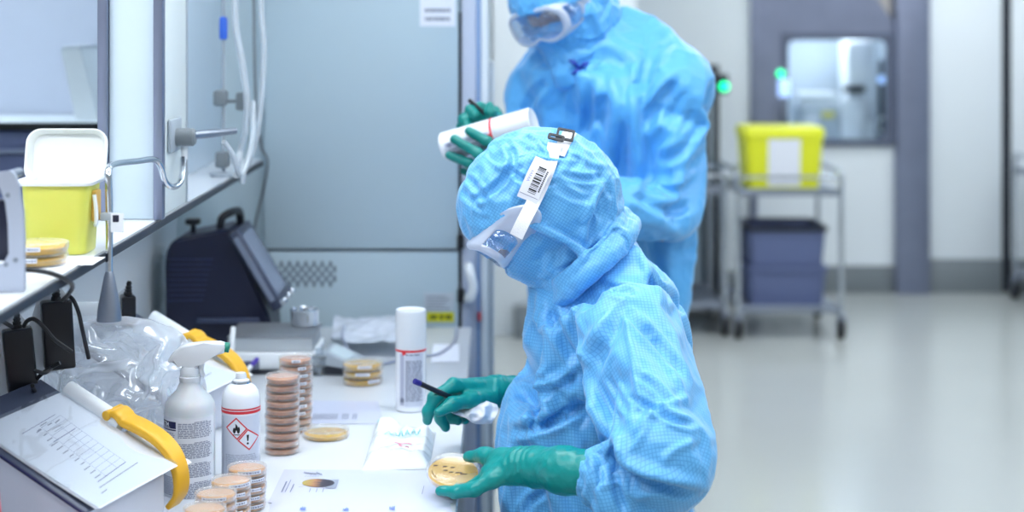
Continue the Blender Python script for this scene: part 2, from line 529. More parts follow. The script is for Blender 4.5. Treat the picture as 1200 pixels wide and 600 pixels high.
# lit panels in the ceiling
M_lamp = mat('lamp_diffuser', (255, 255, 255), emit=(246, 251, 255), estr=9.6)
lamp_bm = BM(); add_box(lamp_bm, (-.6, -.3, -.012), (.6, .3, -.004)); 
first = None
spots = [(-.1, 1.0), (1.7, 1.0), (-.1, 2.9), (1.7, 2.9), (-.1, 5.0), (1.7, 5.0), (3.5, 3.6), (-.1, 7.2), (1.7, 7.2), (3.5, 7.0), (-1.7, 4.0), (2.6, 8.7), (-1.6, 1.2)]
where = ['above the bench end', 'right of the bench end', 'above the bench and the two people', 'right of the two people', 'above the grey incubator door', 'right of the incubator',
         'near the right wall', 'in front of the white pilaster', 'in front of the trolleys', 'near the right wall by the far doors', 'in the room behind the cabinet glass', 'above the trolleys', 'left of the bench end']
for i, (x, y) in enumerate(spots):
    if first is None:
        t = thing('ceiling_light', 'flat white ceiling light panel ' + where[i], 'ceiling light', (x, y, 2.8), 0, 'ceiling light panels')
        obj('diffuser', lamp_bm, M_lamp, t)
        bm = BM()
        for lo, hi in (((-.64, -.34, -.02), (.64, -.3, 0)), ((-.64, .3, -.02), (.64, .34, 0)), ((-.64, -.3, -.02), (-.6, .3, 0)), ((.6, -.3, -.02), (.64, .3, 0))): add_box(bm, lo, hi, .002)
        obj('frame', bm, M_white, t); first = t
    else:
        dup(first, (x, y, 2.8), 0, 'flat white ceiling light panel ' + where[i])

# ------------------------------------------------------------------ things along the far wall
def in_hatch():
    Y = WY + .38; s = F / Y
    q = lambda px, py: ((px - PX) / s, CAM_H - (py - PY) / s)
    base = hz0 - .03
    def analyser(name, label, x0, x1, py_top, depth, parts):
        a, _ = q(x0, 0); b, zt = q(x1, py_top)
        t = thing(name, label, 'lab instrument', ((a + b) / 2, Y, base)); return t, (b - a) / 2, zt - base
    t, w, h = analyser('sample_column', 'tall white instrument column behind the hatch window', 989, 1022, 48, .2, None)
    bm = BM(); add_box(bm, (-w, -.1, 0), (w, .14, h), .012); obj('housing', bm, M_plast, t)
    bm = BM(); add_box(bm, (-w * .6, -.112, h * .22), (w * .9, -.099, h * .42), .01); obj('front_cover', bm, M_white, t)
    bm = BM(); add_box(bm, (-w - .05, -.16, .002), (w * .1, -.101, h * .42), .012); obj('dosing_head', bm, M_white, t)
    bm = BM(); add_box(bm, (-w - .03, -.166, h * .5), (w * .1, -.101, h * .56), .004); obj('display', bm, M_dark, t)
    t, w, h = analyser('bench_analyser', 'low pale bench analyser with square top behind the hatch window', 932, 980, 108, .2, None)
    bm = BM(); add_box(bm, (-w, -.12, .001), (w, .12, h * .72), .014); obj('housing', bm, M_grey, t)
    bm = BM(); add_box(bm, (-w * .95, -.1, h * .721), (w * .95, .1, h), .012); obj('lid', bm, M_plast, t)
    bm = BM(); add_box(bm, (-w * .7, -.132, h * .25), (-w * .05, -.1195, h * .6), .01); obj('front_cover', bm, M_white, t)
    bm = BM(); add_box(bm, (w * .1, -.13, h * .5), (w * .7, -.1195, h * .62), .003); obj('label_plate', bm, mat('pale_yellow', (214, 205, 96), .5), t)
    t = thing('gas_hose_rack', 'dark hose rack with pale coil at right end of the hatch chamber', 'hose rack', (q(1033, 0)[0], Y, base))
    bm = BM(); add_box(bm, (-.012, 0, 0), (.012, .03, .5), .004); obj('post', bm, M_dark, t)
    bm = BM(); add_tube(bm, [(.03 * math.cos(a), -.02 - .002 * a, .1 + .045 * math.sin(a)) for a in np.linspace(0, 14, 70)], .007, 8); obj('coil', bm, M_plast, t)
    bm = BM(); add_lathe(bm, [(.026, 0), (.026, .03), (.02, .035)], 20, (0, -1, 0), (0, 0, .38)); obj('gauge', bm, M_blueled, t)
in_hatch()
# signal lamps beside the hatch
t = thing('signal_lamp', 'round green signal lamp on the steel frame left of the hatch window', 'signal lamp', (wx(914), WY - .01, wz(86)))
bm = BM(); add_lathe(bm, [(.03, 0), (.03, .012), (.026, .014)], 24, (0, -1, 0)); obj('bezel', bm, M_steel, t)
bm = BM(); add_lathe(bm, [(.022, .0145), (.02, .022), (.012, .027), (0, .029)], 24, (0, -1, 0)); obj('lens', bm, M_led, t)
t = thing('door_handle', 'pale blue lit handle plate under the green lamp on hatch frame', 'handle', (wx(918), WY - .01, wz(103)))
bm = BM(); add_box(bm, (-.035, -.02, -.055), (.035, 0, .055), .012); obj('plate', bm, M_blueled, t)
bm = BM(); add_box(bm, (-.012, -.045, -.3), (.004, -.018, -.05), .005); obj('lever', bm, M_steel, t)

# black framed glass cabinet behind the standing person
def frame_cabinet():
    Y = 9.0; s = F / Y
    x0, x1 = (770 - PX) / s, (843 - PX) / s; zt = CAM_H - (76 - PY) / s
    t = thing('glass_cabinet', 'tall black-framed glass cabinet standing behind the person with the big bottle', 'cabinet', ((x0 + x1) / 2, Y, 0))
    w = (x1 - x0) / 2
    bm = BM()
    for a, b in ((-w, -w + .035), (w - .035, w)): add_box(bm, (a, 0, .02), (b, .04, zt), .003); add_box(bm, (a, .42, .02), (b, .46, zt), .003)
    for z in (.02, zt - .035): add_box(bm, (-w + .034, 0, z), (w - .034, .04, z + .035), .003); add_box(bm, (-w, .041, z), (w, .46, z + .03), .003)
    obj('frame', bm, M_dark, t)
    bm = BM(); add_box(bm, (-w + .036, .012, .06), (w - .036, .02, zt - .04)); obj('glass_door', bm, M_glass, t)
    bm = BM(); add_box(bm, (-w + .01, .43, .06), (w - .01, .45, zt - .04)); obj('back_panel', bm, M_grey, t)
    bm = BM(); add_box(bm, (-w + .036, .05, .72), (w - .036, .42, .74)); obj('shelf', bm, M_steel, t)
    bm = BM(); add_box(bm, (-w + .04, -.0, .0), (-w + .09, .05, .019)); add_box(bm, (w - .09, 0, 0), (w - .04, .05, .019)); add_box(bm, (-w + .04, .4, .0), (-w + .09, .45, .019)); add_box(bm, (w - .09, .4, 0), (w - .04, .45, .019)); obj('feet', bm, M_black, t)
    bm = BM(); add_box(bm, (w + .001, -.01, zt - .16), (w + .05, .03, zt - .05), .004); o = obj('signal_box', bm, M_dark, t)
    bm = BM(); add_lathe(bm, [(.026, 0), (.024, .01), (.012, .018), (0, .02)], 24, (0, -1, 0), (w + .025, -.01, zt - .12)); obj('green_lamp', bm, M_led, o)
frame_cabinet()

# ------------------------------------------------------------------ steel trolley
def trolley(label):
    t = thing('trolley', label, 'trolley', (0, 0, 0), 0, 'steel trolleys')
    w, d = .26, .3; zt = .84
    for sx in (-1, 1):
        bm = BM()     # one bent tube for each end frame
        add_tube(bm, [(sx * w, -d, .13), (sx * w, -d, zt - .06), (sx * w, -d + .02, zt - .015), (sx * w, -d + .06, zt), (sx * w, d - .06, zt), (sx * w, d - .02, zt - .015), (sx * w, d, zt - .06), (sx * w, d, .13)], .0125, 12, 5)
        obj('end_frame', bm, M_chrome, t)
    for y in (-d, d):
        bm = BM(); add_tube(bm, [(-w, y, zt - .02), (w, y, zt - .02)], .009, 10); obj('guard_rail', bm, M_chrome, t)
    for z in (.745, .155):
        bm = BM(); add_box(bm, (-w, -d, z - .018), (w, d, z), .006); o = obj('shelf', bm, M_steel, t)
        bm = BM(); add_box(bm, (-w - .004, -d - .006, z - .02), (w + .004, -d + .001, z + .018), .002); obj('lip', bm, M_steel, o); bm = BM(); add_box(bm, (-w - .004, d - .001, z - .02), (w + .004, d + .006, z + .018), .002); obj('lip', bm, M_steel, o)
    for sx in (-1, 1):
        for sy in (-1, 1):
            bm = BM(); add_box(bm, (sx * w - .018, sy * d - .03, .096), (sx * w + .018, sy * d + .03, .131), .005)
            add_box(bm, (sx * w - .022, sy * d - .02, .04), (sx * w - .017, sy * d + .02, .1), .002); add_box(bm, (sx * w + .017, sy * d - .02, .04), (sx * w + .022, sy * d + .02, .1), .002)
            o = obj('caster', bm, M_steel, t)
            bm = BM(); add_lathe(bm, [(.02, -.0165), (.05, -.016), (.056, -.010), (.056, .010), (.05, .016), (.02, .0165)], 28, (1, 0, 0), (sx * w, sy * d + .01, .056)); obj('wheel', bm, M_black, o)
    return t
cart = trolley('chrome trolley carrying the yellow box and two stacked blue-grey tubs')
cs = F / 8.2; cxm = (925.5 - PX) / cs
cart.location = (cxm, 8.5, 0)
dup(cart, (3.26, 9.1, 0), 0, 'chrome trolley cut off by the right edge, beside the dark door gap')
dup(cart, (cxm - .575, 8.59, 0), 0, 'chrome trolley mostly hidden behind the standing person')
# tubs on the lower shelf
def tub(label, z):
    t = thing('storage_tub', label, 'tub', (cxm + .0, 8.47, z), 0, 'blue-grey tubs on the trolley')
    bm = BM(); r0 = [(x * .92, y * .92) for x, y in round_rect(.4, .42, .03)]; r1 = round_rect(.4, .42, .03)
    ins = [(x * .97, y * .97) for x, y in r1]; inb = [(x * .89, y * .89) for x, y in r1]
    add_rings(bm, [[Vector((x, y, 0)) for x, y in r0], [Vector((x, y, .195)) for x, y in r1], [Vector((x, y, .195)) for x, y in ins], [Vector((x, y, .012)) for x, y in inb]])
    obj('shell', bm, M_tub, t)
    bm = BM(); rr = [round_rect(.42, .44, .035), round_rect(.385, .405, .025)]
    a, b = rr
    add_rings(bm, [[Vector((x, y, .18)) for x, y in b], [Vector((x, y, .18)) for x, y in a], [Vector((x, y, .2)) for x, y in a], [Vector((x, y, .2)) for x, y in b]], False, False)
    obj('rim', bm, M_dark if z > .3 else M_tub, t)
    return t
tub('blue-grey plastic tub, lower of two on the trolley', .156)
tub('blue-grey plastic tub with dark rim, upper of two on the trolley', .358)
# the yellow box with white label
t = thing('waste_box', 'yellow clinical waste box with white label on top of the trolley', 'waste box', (cxm - .01, 8.45, .746))
bm = BM(); r0 = round_rect(.36, .3, .03); r1 = round_rect(.4, .34, .03)
add_rings(bm, [[Vector((x, y, 0)) for x, y in r0], [Vector((x, y, .27)) for x, y in r1]]); obj('body', bm, M_yel, t)
bm = BM(); r2 = round_rect(.415, .355, .035)
add_rings(bm, [[Vector((x, y, .268)) for x, y in r2], [Vector((x, y, .3)) for x, y in r2], [Vector((x * .96, y * .96, .318)) for x, y in r2]]); obj('lid', bm, M_yel, t)
bm = BM()
fn = lambda x, z: Vector((x, -.15 - .02 * z / .27 - .0025, z))
add_patch(bm, -.085, .02, .08, .262, fn, 4, 6); obj('label', bm, M_paper, t)
# ================================================================== bench, clean-air cabinet, incubator
TZ, SZ = .85, 1.264            # bench top, cabinet ledge
def cableobj(name, pts, r, m, label, cat, sub=6, group=None):
    bm = BM(); add_tube(bm, pts, r, 8, sub)
    return tag(obj(name, bm, m), label, cat, group)

# lab bench
t = thing('lab_bench', 'long white laboratory bench with steel legs under all the plates and bottles', 'bench', (-.43, 2.8, 0))
ox, oy = .43, -2.8
bm = BM(); add_box(bm, (-.79 + ox, 1.75 + oy, TZ - .032), (-.064 + ox, 4.0 + oy, TZ), .003); obj('worktop', bm, M_white, t)
for x in (-.76, -.1):
    for y in (1.8, 3.95):
        bm = BM(); add_box(bm, (x - .02 + ox, y - .02 + oy, .012), (x + .02 + ox, y + .02 + oy, TZ - .0325), .003)
        add_lathe(bm, [(.022, 0), (.022, .008), (.012, .013)], 16, (0, 0, 1), (x + ox, y + oy, 0)); obj('leg', bm, M_grey, t)
for x in (-.76, -.1):
    bm = BM(); add_box(bm, (x - .014 + ox, 1.821 + oy, TZ - .08), (x + .014 + ox, 3.929 + oy, TZ - .033), .002); obj('rail', bm, M_grey, t)

# clean-air cabinet: ledge with dark edge, posts, panels, glass
cab = thing('clean_air_cabinet', 'white clean-air cabinet with dark-edged ledge along the back of the bench', 'clean-air cabinet', (-.7, 2.8, 0))
ox, oy = .7, -2.8
def cb(name, boxes, m, par=None, bev=.002):
    bm = BM()
    for lo, hi in boxes: add_box(bm, (lo[0] + ox, lo[1] + oy, lo[2]), (hi[0] + ox, hi[1] + oy, hi[2]), bev)
    return obj(name, bm, m, par or cab)
bm = BM(); add_prism(bm, [(-1.32 + ox, 1.4 + oy), (-.582 + ox, 1.4 + oy), (-.582 + ox, 4.0 + oy), (-.684 + ox, 4.0 + oy), (-.684 + ox, 2.79 + oy), (-1.32 + ox, 2.79 + oy)], (1, 0, 0), (0, 1, 0), (0, 0, 1), (0, 0, SZ - .012), .012)
obj('ledge', bm, M_white, cab)
cb('edge_strip', [((-.5815, 1.4, SZ - .016), (-.578, 4.0, SZ - .003))], M_dark, bev=.001)
cb('lower_panel', [((-.84, 1.4, 0), (-.80, 4.05, SZ - .0125))], M_wall2)
cb('end_panel', [((-.664, 2.772, SZ + .0005), (-.586, 2.784, 2.4))], mat('cabinet_panel_blue', (206, 222, 234), .35, noise=.03))
Yp = 2.77
cb('post', [((-.681, Yp - .012, SZ + .0005), (-.6645, Yp + .02, 2.4))], M_steelb)
cb('post', [((-.586, Yp - .012, SZ + .0005), (-.570, Yp + .012, 2.4))], M_steelb)
cb('return_panel', [((-.592, 2.785, SZ + .0005), (-.582, 3.03, 2.4))], mat('cabinet_panel_cream', (226, 234, 234), .35))
cb('corner_trim', [((-.593, 3.031, SZ + .0005), (-.580, 3.04, 2.4))], M_grey)
cb('side_panel', [((-.70, 3.041, SZ + .0005), (-.684, 4.03, 2.4))], mat('cabinet_panel_pale', (204, 219, 231), .35, noise=.03))
cb('inner_panel', [((-.684, 3.041, SZ + .0005), (-.593, 3.046, 2.4))], M_wall2)
cb('window_pane', [((-1.31, 2.772, SZ + .0005), (-.682, 2.778, 2.4))], M_glass)
cb('roof', [((-1.33, 1.9, 2.401), (-.56, 4.04, 2.44))], M_wall2)
cb('strip_lamp', [((-1.2, 2.0, 2.385), (-.7, 2.6, 2.4005))], M_lamp)

# seen through the cabinet glass
bm = BM(); add_box(bm, (-3.4, 4.62, 0), (-.95, 4.72, 2.8)); struct('wall_back_room', bm, mat('lilac_wall', (206, 212, 228), .5, noise=.04))
bm = BM(); add_box(bm, (-.95, 4.1, 0), (-.585, 4.16, 2.8)); struct('wall_behind_incubator', bm, M_inc)
t = thing('instrument_bench', 'dark blue cabinet with black top seen through the cabinet glass', 'cabinet', (-1.6, 4.5, 0))
M_db = mat('dark_blue_paint', (98, 106, 146), .45, noise=.06)
bm = BM(); add_box(bm, (-.9, -.3, .001), (.55, .1, 1.33), .006); obj('body', bm, M_db, t)
bm = BM(); add_box(bm, (-.92, -.315, 1.3305), (.57, .11, 1.35), .005); obj('top', bm, M_wall2, t)
bm = BM(); add_box(bm, (-.92, -.322, 1.3305), (.57, -.3155, 1.351), .002); obj('front_edge', bm, M_black, t)
bm = BM(); add_box(bm, (-.9, -.312, 1.27), (.55, -.301, 1.282), .003); obj('trim_strip', bm, M_steelb, t)
t = thing('monitor_arm', 'white slanted casing standing on the dark cabinet behind the glass', 'instrument', (-1.172, 4.40, 1.3502))
bm = BM()
add_prism(bm, [(.042, 0), (.10, 0), (.052, .19), (.012, .19), (.006, .175)], (1, 0, 0), (0, 0, 1), (0, 1, 0), (0, -.1, 0), .2)
obj('casing', bm, M_plast, t)
bm = BM(); add_prism(bm, [(.002, .174), (.010, .196), (.056, .196), (.053, .1905), (.0115, .1905), (.0055, .174)], (1, 0, 0), (0, 0, 1), (0, 1, 0), (0, -.102, 0), .204); obj('top_edge', bm, M_paper, t)

# incubator
YI = 4.06; s = F / YI
ix = lambda px: (px - PX) / s
iz = lambda py: CAM_H - (py - PY) / s
inc = thing('incubator', 'tall grey laboratory incubator with vented lower panel behind the bench', 'incubator', ((ix(310) + ix(580)) / 2, YI, 0))
ox, oy = -(ix(310) + ix(580)) / 2, -YI
def ib(name, x0, y0, z0, x1, y1, z1, m, par=None, bev=.003):
    bm = BM(); add_box(bm, (x0 + ox, y0 + oy, z0), (x1 + ox, y1 + oy, z1), bev); return obj(name, bm, m, par or inc)
ib('body', ix(311), YI + .035, .02, ix(572), YI + .75, 2.35, M_inc)
ib('door', ix(310), YI, iz(291.5), ix(537), YI + .034, 2.35, M_inc)
low = ib('lower_panel', ix(310), YI + .001, .12, ix(537), YI + .034, iz(295.5), M_inc)
ib('seal', ix(311), YI + .012, iz(295.4), ix(537), YI + .034, iz(291.6), M_kick, bev=0)
ib('door_gap', ix(537.2), YI + .02, .2, ix(540.5), YI + .034, iz(14), M_dark, bev=0)
ib('frame_strip', ix(541), YI + .002, .1, ix(558), YI + .034, 2.35, mat('frame_lilac', (188, 196, 214), .35), bev=.004)
ib('glazed_strip', ix(558.5), YI + .006, .1, ix(563), YI + .034, 2.35, mat('strip_blue', (150, 178, 220), .25))
ib('frame_strip', ix(563.5), YI + .004, .1, ix(572), YI + .034, 2.35, M_wall2)
ib('side_rail', ix(572.5), YI + .01, .05, ix(579), YI + .05, iz(72), M_grey, bev=.004)
ib('foot', ix(320), YI + .06, 0, ix(335), YI + .12, .02, M_black); ib('foot', ix(545), YI + .06, 0, ix(560), YI + .12, .02, M_black)
ib('foot', ix(320), YI + .6, 0, ix(335), YI + .66, .02, M_black); ib('foot', ix(545), YI + .6, 0, ix(560), YI + .66, .02, M_black)
for y in (283, 346): ib('hinge', ix(536), YI - .014, iz(y + 8), ix(544), YI - .0005, iz(y - 8), M_black, bev=.003)
bm = BM()
for r in range(5):
    for k in range(8):
        x = 320 + k * 9.6 + (4.8 if r % 2 else 0); y = 310 + r * 5.6
        bm2 = [(ix(x) + ox + a * .0042, iz(y) + b * .0085) for a, b in ((-.5, -1), (.5, -1), (1, -.5), (1, .5), (.5, 1), (-.5, 1), (-1, .5), (-1, -.5))]
        add_prism(bm, bm2, (1, 0, 0), (0, 0, 1), (0, 1, 0), (0, -.0006 + .001, 0), .002)
obj('vent_slots', bm, mat('vent_grey', (112, 122, 134), .6), low)
# white notice with two lines of print, yellow strip label
def pl(x, y): return Vector((x, 0, y))
bm = BM(); add_box(bm, (ix(492) + ox, -.0022, iz(31)), (ix(534) + ox, -.0004, iz(-16)), 0); lab = obj('notice', bm, M_paper, inc)
bm = BM(); f_ = lambda x, y: Vector((x, -.0026, y))
for py in (12, 22):
    x = ix(498) + ox
    while x < ix(527) + ox:
        wd = .004 + .008 * random.random(); add_patch(bm, x, iz(py + 2.3), min(x + wd, ix(528) + ox), iz(py - 2.0), f_, 1); x += wd + .0018
obj('print', bm, M_inkg, lab)
bm = BM(); add_box(bm, (ix(500) + ox, -.0012, iz(377)), (ix(532) + ox, .0006, iz(366)), 0); lab = obj('yellow_label', bm, mat('label_yellow', (226, 220, 40), .5), inc)
bm = BM(); f_ = lambda x, y: Vector((x, -.0016, y))
for a, b in ((504, 512), (515, 520), (522, 529)): add_patch(bm, ix(a) + ox, iz(374), ix(b) + ox, iz(369), f_, 1)
obj('print', bm, mat('label_print', (120, 120, 30), .6), lab)
bm = BM(); add_box(bm, (ix(497) + ox, -.0012, iz(364)), (ix(532) + ox, .0006, iz(343)), 0); lab = obj('data_plate', bm, mat('plate_grey', (196, 205, 214), .4), inc)
bm = BM()
for k in range(5):
    add_patch(bm, ix(500) + ox, iz(347 + k * 3.4 + 1), ix(500 + 16 + 12 * random.random()) + ox, iz(347 + k * 3.4), lambda x, y: Vector((x, -.0016, y)), 1)
obj('print', bm, M_inkg, lab)
# latch
bm = BM(); add_tube(bm, [(ix(549) + ox, -.0, iz(312)), (ix(551) + ox, -.04, iz(316)), (ix(555) + ox, -.045, iz(332)), (ix(552) + ox, -.04, iz(345)), (ix(547) + ox, -.0, iz(350))], .011, 12, 5); obj('handle', bm, M_plast, inc)
bm = BM(); add_box(bm, (ix(560) + ox, -.012, iz(376)), (ix(563.4) + ox, .005, iz(366)), .002); obj('red_tab', bm, M_red, inc)

# hoses hanging beside the side panel
M_hose = mat('clear_hose', (232, 238, 244), .12, trans=.55, ior=1.2)
t = thing('hose_holder', 'grey upright rod with two clamps holding hoses by the pale panel', 'hose holder', (-.60, 3.55, SZ))
bm = BM(); add_tube(bm, [(0, 0, .001), (0, 0, 1.1)], .004, 10); add_lathe(bm, [(.03, 0.0005), (.03, .008), (.008, .012)], 20); obj('rod', bm, M_grey, t)
for z, x in ((.155, -.004), (.02, 0)):
    bm = BM(); add_box(bm, (-.016 + x, -.02, z), (.012 + x, .02, z + .034), .005); obj('clamp', bm, M_kick, t)
bm = BM(); add_box(bm, (.028, -.012, .145), (.052, .012, .185), .005); add_tube(bm, [(0, 0, .165), (.03, 0, .165)], .004, 8); obj('clamp', bm, M_kick, t)
bm = BM(); add_lathe(bm, [(.008, .30), (.009, .305), (.009, .345), (.006, .35)], 14); obj('blue_ring', bm, mat('ring_blue', (60, 110, 220), .4), t)
Yh = 3.53
hp = lambda px, py, Y=Yh: P(px, py, Y)
cableobj('hose', [hp(274, -120), hp(275, -20), hp(276, 30), hp(283, 70), hp(289, 115), hp(288, 150), hp(280, 185), hp(277, 205, 3.3)], .0075, M_hose, 'clear hose bending round the upper clamp of the grey rod', 'hose', 6, 'clear hoses')
cableobj('hose', [hp(308, -120), hp(306, 0), hp(309, 60), hp(305, 130), hp(297, 175), hp(286, 200), hp(284, 215)], .006, M_hose, 'clear hose hanging in a long curve nearest the incubator', 'hose', 6, 'clear hoses')
cableobj('hose', [P(262, 166, 2.97), P(272, 180, 3.0), P(281, 205, 3.1), P(289, 190, 3.2), P(296, 160, 3.4), hp(297, 120)], .005, M_hose, 'thin clear hose looping from the valve to the right clamp', 'hose', 6, 'clear hoses')
cableobj('cable', [Vector((-.56, 3.70, 2.3)), Vector((-.56, 3.74, 1.5)), Vector((-.555, 3.8, 1.32)), Vector((-.56, 3.95, 1.25)), P(296, 282, 4.02), P(300, 330, 4.04), P(301, 378, 4.045)], .0035, M_kick, 'thin grey cable dropping over the ledge behind the black instrument', 'cable')

# valve on the return panel
vx = -.582
t = thing('valve', 'grey wall valve with a lever on the cream panel above the ledge', 'valve', (vx, 2.9, 1.40))
bm = BM(); add_box(bm, (.0005, -.045, -.03), (.008, .05, .03), .004); obj('plate', bm, M_grey, t)
bm = BM(); add_lathe(bm, [(.016, 0), (.016, .03), (.012, .034)], 20, (1, 0, 0), (.008, 0, -.004)); obj('body', bm, M_kick, t)
bm = BM(); add_tube(bm, [(.03, 0, -.002), (.06, .03, .0), (.1, .08, .002)], [.007, .008, .006], 12, 5); obj('lever', bm, M_steel, t)
bm = BM(); add_lathe(bm, [(.006, 0), (.006, .03), (.004, .032)], 14, (0, 0, -1), (.02, .01, -.014)); obj('outlet', bm, M_plast, t)
# chrome sampling probe clipped to the ledge
Yq = 2.384
t = thing('sampling_probe', 'slim chrome probe with cone mouth hanging in front of the ledge beside yellow bin', 'sampling probe', (0, 0, 0))
bm = BM(); c0 = P(126, 376, Yq); X0 = c0.x + .0025; sq = F / Yq
zq = lambda py: CAM_H - (py - PY) / sq
add_lathe(bm, [(.0178, 0), (.0182, .002), (.0165, .02), (.0075, .066), (.0048, .074)], 28, (0, 0, 1), (X0, Yq, c0.z)); obj('cone', bm, M_steel, t)
bm = BM()
add_tube(bm, [(X0, Yq, c0.z + .07), (X0 - .0, Yq, zq(250)), (X0 - .001, Yq, zq(215)), P(127, 199, Yq + .01), P(135, 192, 2.45), P(160, 189, 2.58), P(180, 187, 2.68), P(188, 195, 2.72), P(193, 212, 2.75), P(202, 219, 2.79), P(211, 214, 2.83), P(214, 200, 2.86), P(214.5, 186, 2.89)], .0053, 12, 7)
obj('tube', bm, M_chrome, t)
bm = BM(); add_box(bm, (X0 - .012, Yq - .008, zq(258)), (X0 + .014, Yq + .006, zq(249)), .002); obj('clip', bm, M_grey, t)
bm = BM(); add_box(bm, (X0 + .005, Yq - .012, zq(271)), (X0 + .024, Yq - .0105, zq(249)), .0); o = obj('tape_flag', bm, M_paper, t)
bm = BM(); add_patch(bm, X0 + .008, zq(259), X0 + .017, zq(251), lambda x, y: Vector((x, Yq - .0125, y)), 1); obj('mark', bm, M_ink, o)
# ================================================================== things on the bench and the ledge
def on_cyl(c, r, a0=-PI / 2):
    """u metres round a standing cylinder from the side facing the camera, v metres up"""
    c = Vector(c)
    return lambda u, v: c + Vector((r * math.cos(a0 + u / r), r * math.sin(a0 + u / r), v))

def micro(bm, x0, y0, x1, y1, lh, fn, fill=.6, mi=0, ragged=True, nx=2):
    y = y1; rnd = random.Random(int(x0 * 1e5) ^ int(y1 * 1e5) ^ 77)
    while y - lh > y0:
        x = x0; end = x1 - (x1 - x0) * (rnd.random() * .12 if ragged else 0)
        while x < end:
            wd = min(lh * (.9 + 2.6 * rnd.random()), end - x)
            if wd > lh * .3: add_patch(bm, x, y - lh * fill, x + wd, y, fn, nx, 1, mi)
            x += wd + lh * .45
        y -= lh

def rows(ph):  return ph

# clear polystyrene: mostly see-through, brighter towards grazing view
def clear_mat(name, tint=(240, 244, 248), lo=.1, hi=.75, rough=.08, diff=.35, blend=.35):
    if name in MATS: return MATS[name]
    m = bpy.data.materials.new(name); m.use_nodes = True; nt = m.node_tree; nt.nodes.clear()
    out = nt.nodes.new('ShaderNodeOutputMaterial'); mix = nt.nodes.new('ShaderNodeMixShader'); tr = nt.nodes.new('ShaderNodeBsdfTransparent')
    gl = nt.nodes.new('ShaderNodeBsdfGlossy'); df = nt.nodes.new('ShaderNodeBsdfDiffuse'); m2 = nt.nodes.new('ShaderNodeMixShader'); tl = nt.nodes.new('ShaderNodeBsdfTranslucent'); m3 = nt.nodes.new('ShaderNodeMixShader')
    lw = nt.nodes.new('ShaderNodeLayerWeight'); lw.inputs['Blend'].default_value = blend
    mr = nt.nodes.new('ShaderNodeMapRange'); mr.inputs['To Min'].default_value = lo; mr.inputs['To Max'].default_value = hi
    tc = nt.nodes.new('ShaderNodeTexCoord'); ns = nt.nodes.new('ShaderNodeTexNoise'); ns.inputs['Scale'].default_value = 30
    rr = nt.nodes.new('ShaderNodeMapRange'); rr.inputs['To Min'].default_value = rough * .7; rr.inputs['To Max'].default_value = rough * 1.4
    L = nt.links.new
    L(tc.outputs['Object'], ns.inputs['Vector']); L(ns.outputs['Fac'], rr.inputs['Value']); L(rr.outputs['Result'], gl.inputs['Roughness'])
    for n in (gl, df, tl): n.inputs['Color'].default_value = srgb(*tint)
    tr.inputs['Color'].default_value = srgb(*[min(255, c + 6) for c in tint])
    L(df.outputs[0], m3.inputs[1]); L(tl.outputs[0], m3.inputs[2]); m3.inputs[0].default_value = .5
    m2.inputs[0].default_value = diff; L(gl.outputs[0], m2.inputs[1]); L(m3.outputs[0], m2.inputs[2])
    L(lw.outputs['Facing'], mr.inputs['Value']); L(mr.outputs['Result'], mix.inputs[0])
    L(tr.outputs[0], mix.inputs[1]); L(m2.outputs[0], mix.inputs[2]); L(mix.outputs[0], out.inputs['Surface'])
    MATS[name] = m
    return m
M_clear = clear_mat('clear_polystyrene', lo=.12, hi=.85, rough=.2)
M_film = clear_mat('clear_film', (246, 248, 252), .34, .96, .14, .62)
M_lid = clear_mat('clear_lid', (250, 250, 250), .04, 1.0, .25, .4, .2)
M_agar_p = mat('agar_rosy_brown', (188, 144, 120), .25, sss=.1)
M_agar_t = mat('agar_tan', (192, 150, 108), .25, sss=.1)
M_agar_g = mat('agar_gold', (198, 160, 68), .22, sss=.1)

def plate(label, group, r, h, agar, loc, rotz=0, tag_strip=True, dome=True):
    t = thing('contact_plate' if r < .035 else 'petri_dish', label, 'culture plate', loc, rotz, group)
    bm = BM(); add_lathe(bm, [(r * .93, 0), (r * .96, .0012), (r * .96, h * .56), (r * .93, h * .56), (r * .93, .0015)], 40); obj('base', bm, M_lid, t)
    bm = BM(); add_lathe(bm, [(r * .915, .0017), (r * .925, h * (.6 if dome else .5)), (r * .88, h * (.7 if dome else .51)), (r * .5, h * (.74 if dome else .515)), (0, h * (.75 if dome else .515))], 40); obj('agar', bm, agar, t)
    bm = BM(); add_lathe(bm, [(r, h * .36), (r, h * .93), (r * .985, h * .985), (r * .9, h * .985), (r * .87, h * .93), (r * .2, h * .93), (0, h * .93)], 40, cap0=False, cap1=False); obj('lid', bm, M_lid, t)
    if tag_strip:
        bm = BM(); fn = on_cyl((0, 0, 0), r + .0004); a0, a1 = tag_strip if isinstance(tag_strip, tuple) else (-.016, .018)
        add_patch(bm, a0, h * .45, a1, h * .86, fn, 12); o = obj('label_strip', bm, M_paper, t)
        bm = BM(); fn = on_cyl((0, 0, 0), r + .0007); x = a0 + .003
        rnd = random.Random(int(loc[0] * 1e4) + int(loc[2] * 1e4))
        while x < a1 - .003:
            wd = .0015 + .003 * rnd.random(); add_patch(bm, x, h * .55, x + wd, h * .72, fn, 1); x += wd + .0012
        obj('print', bm, M_inkg, o)
    return t

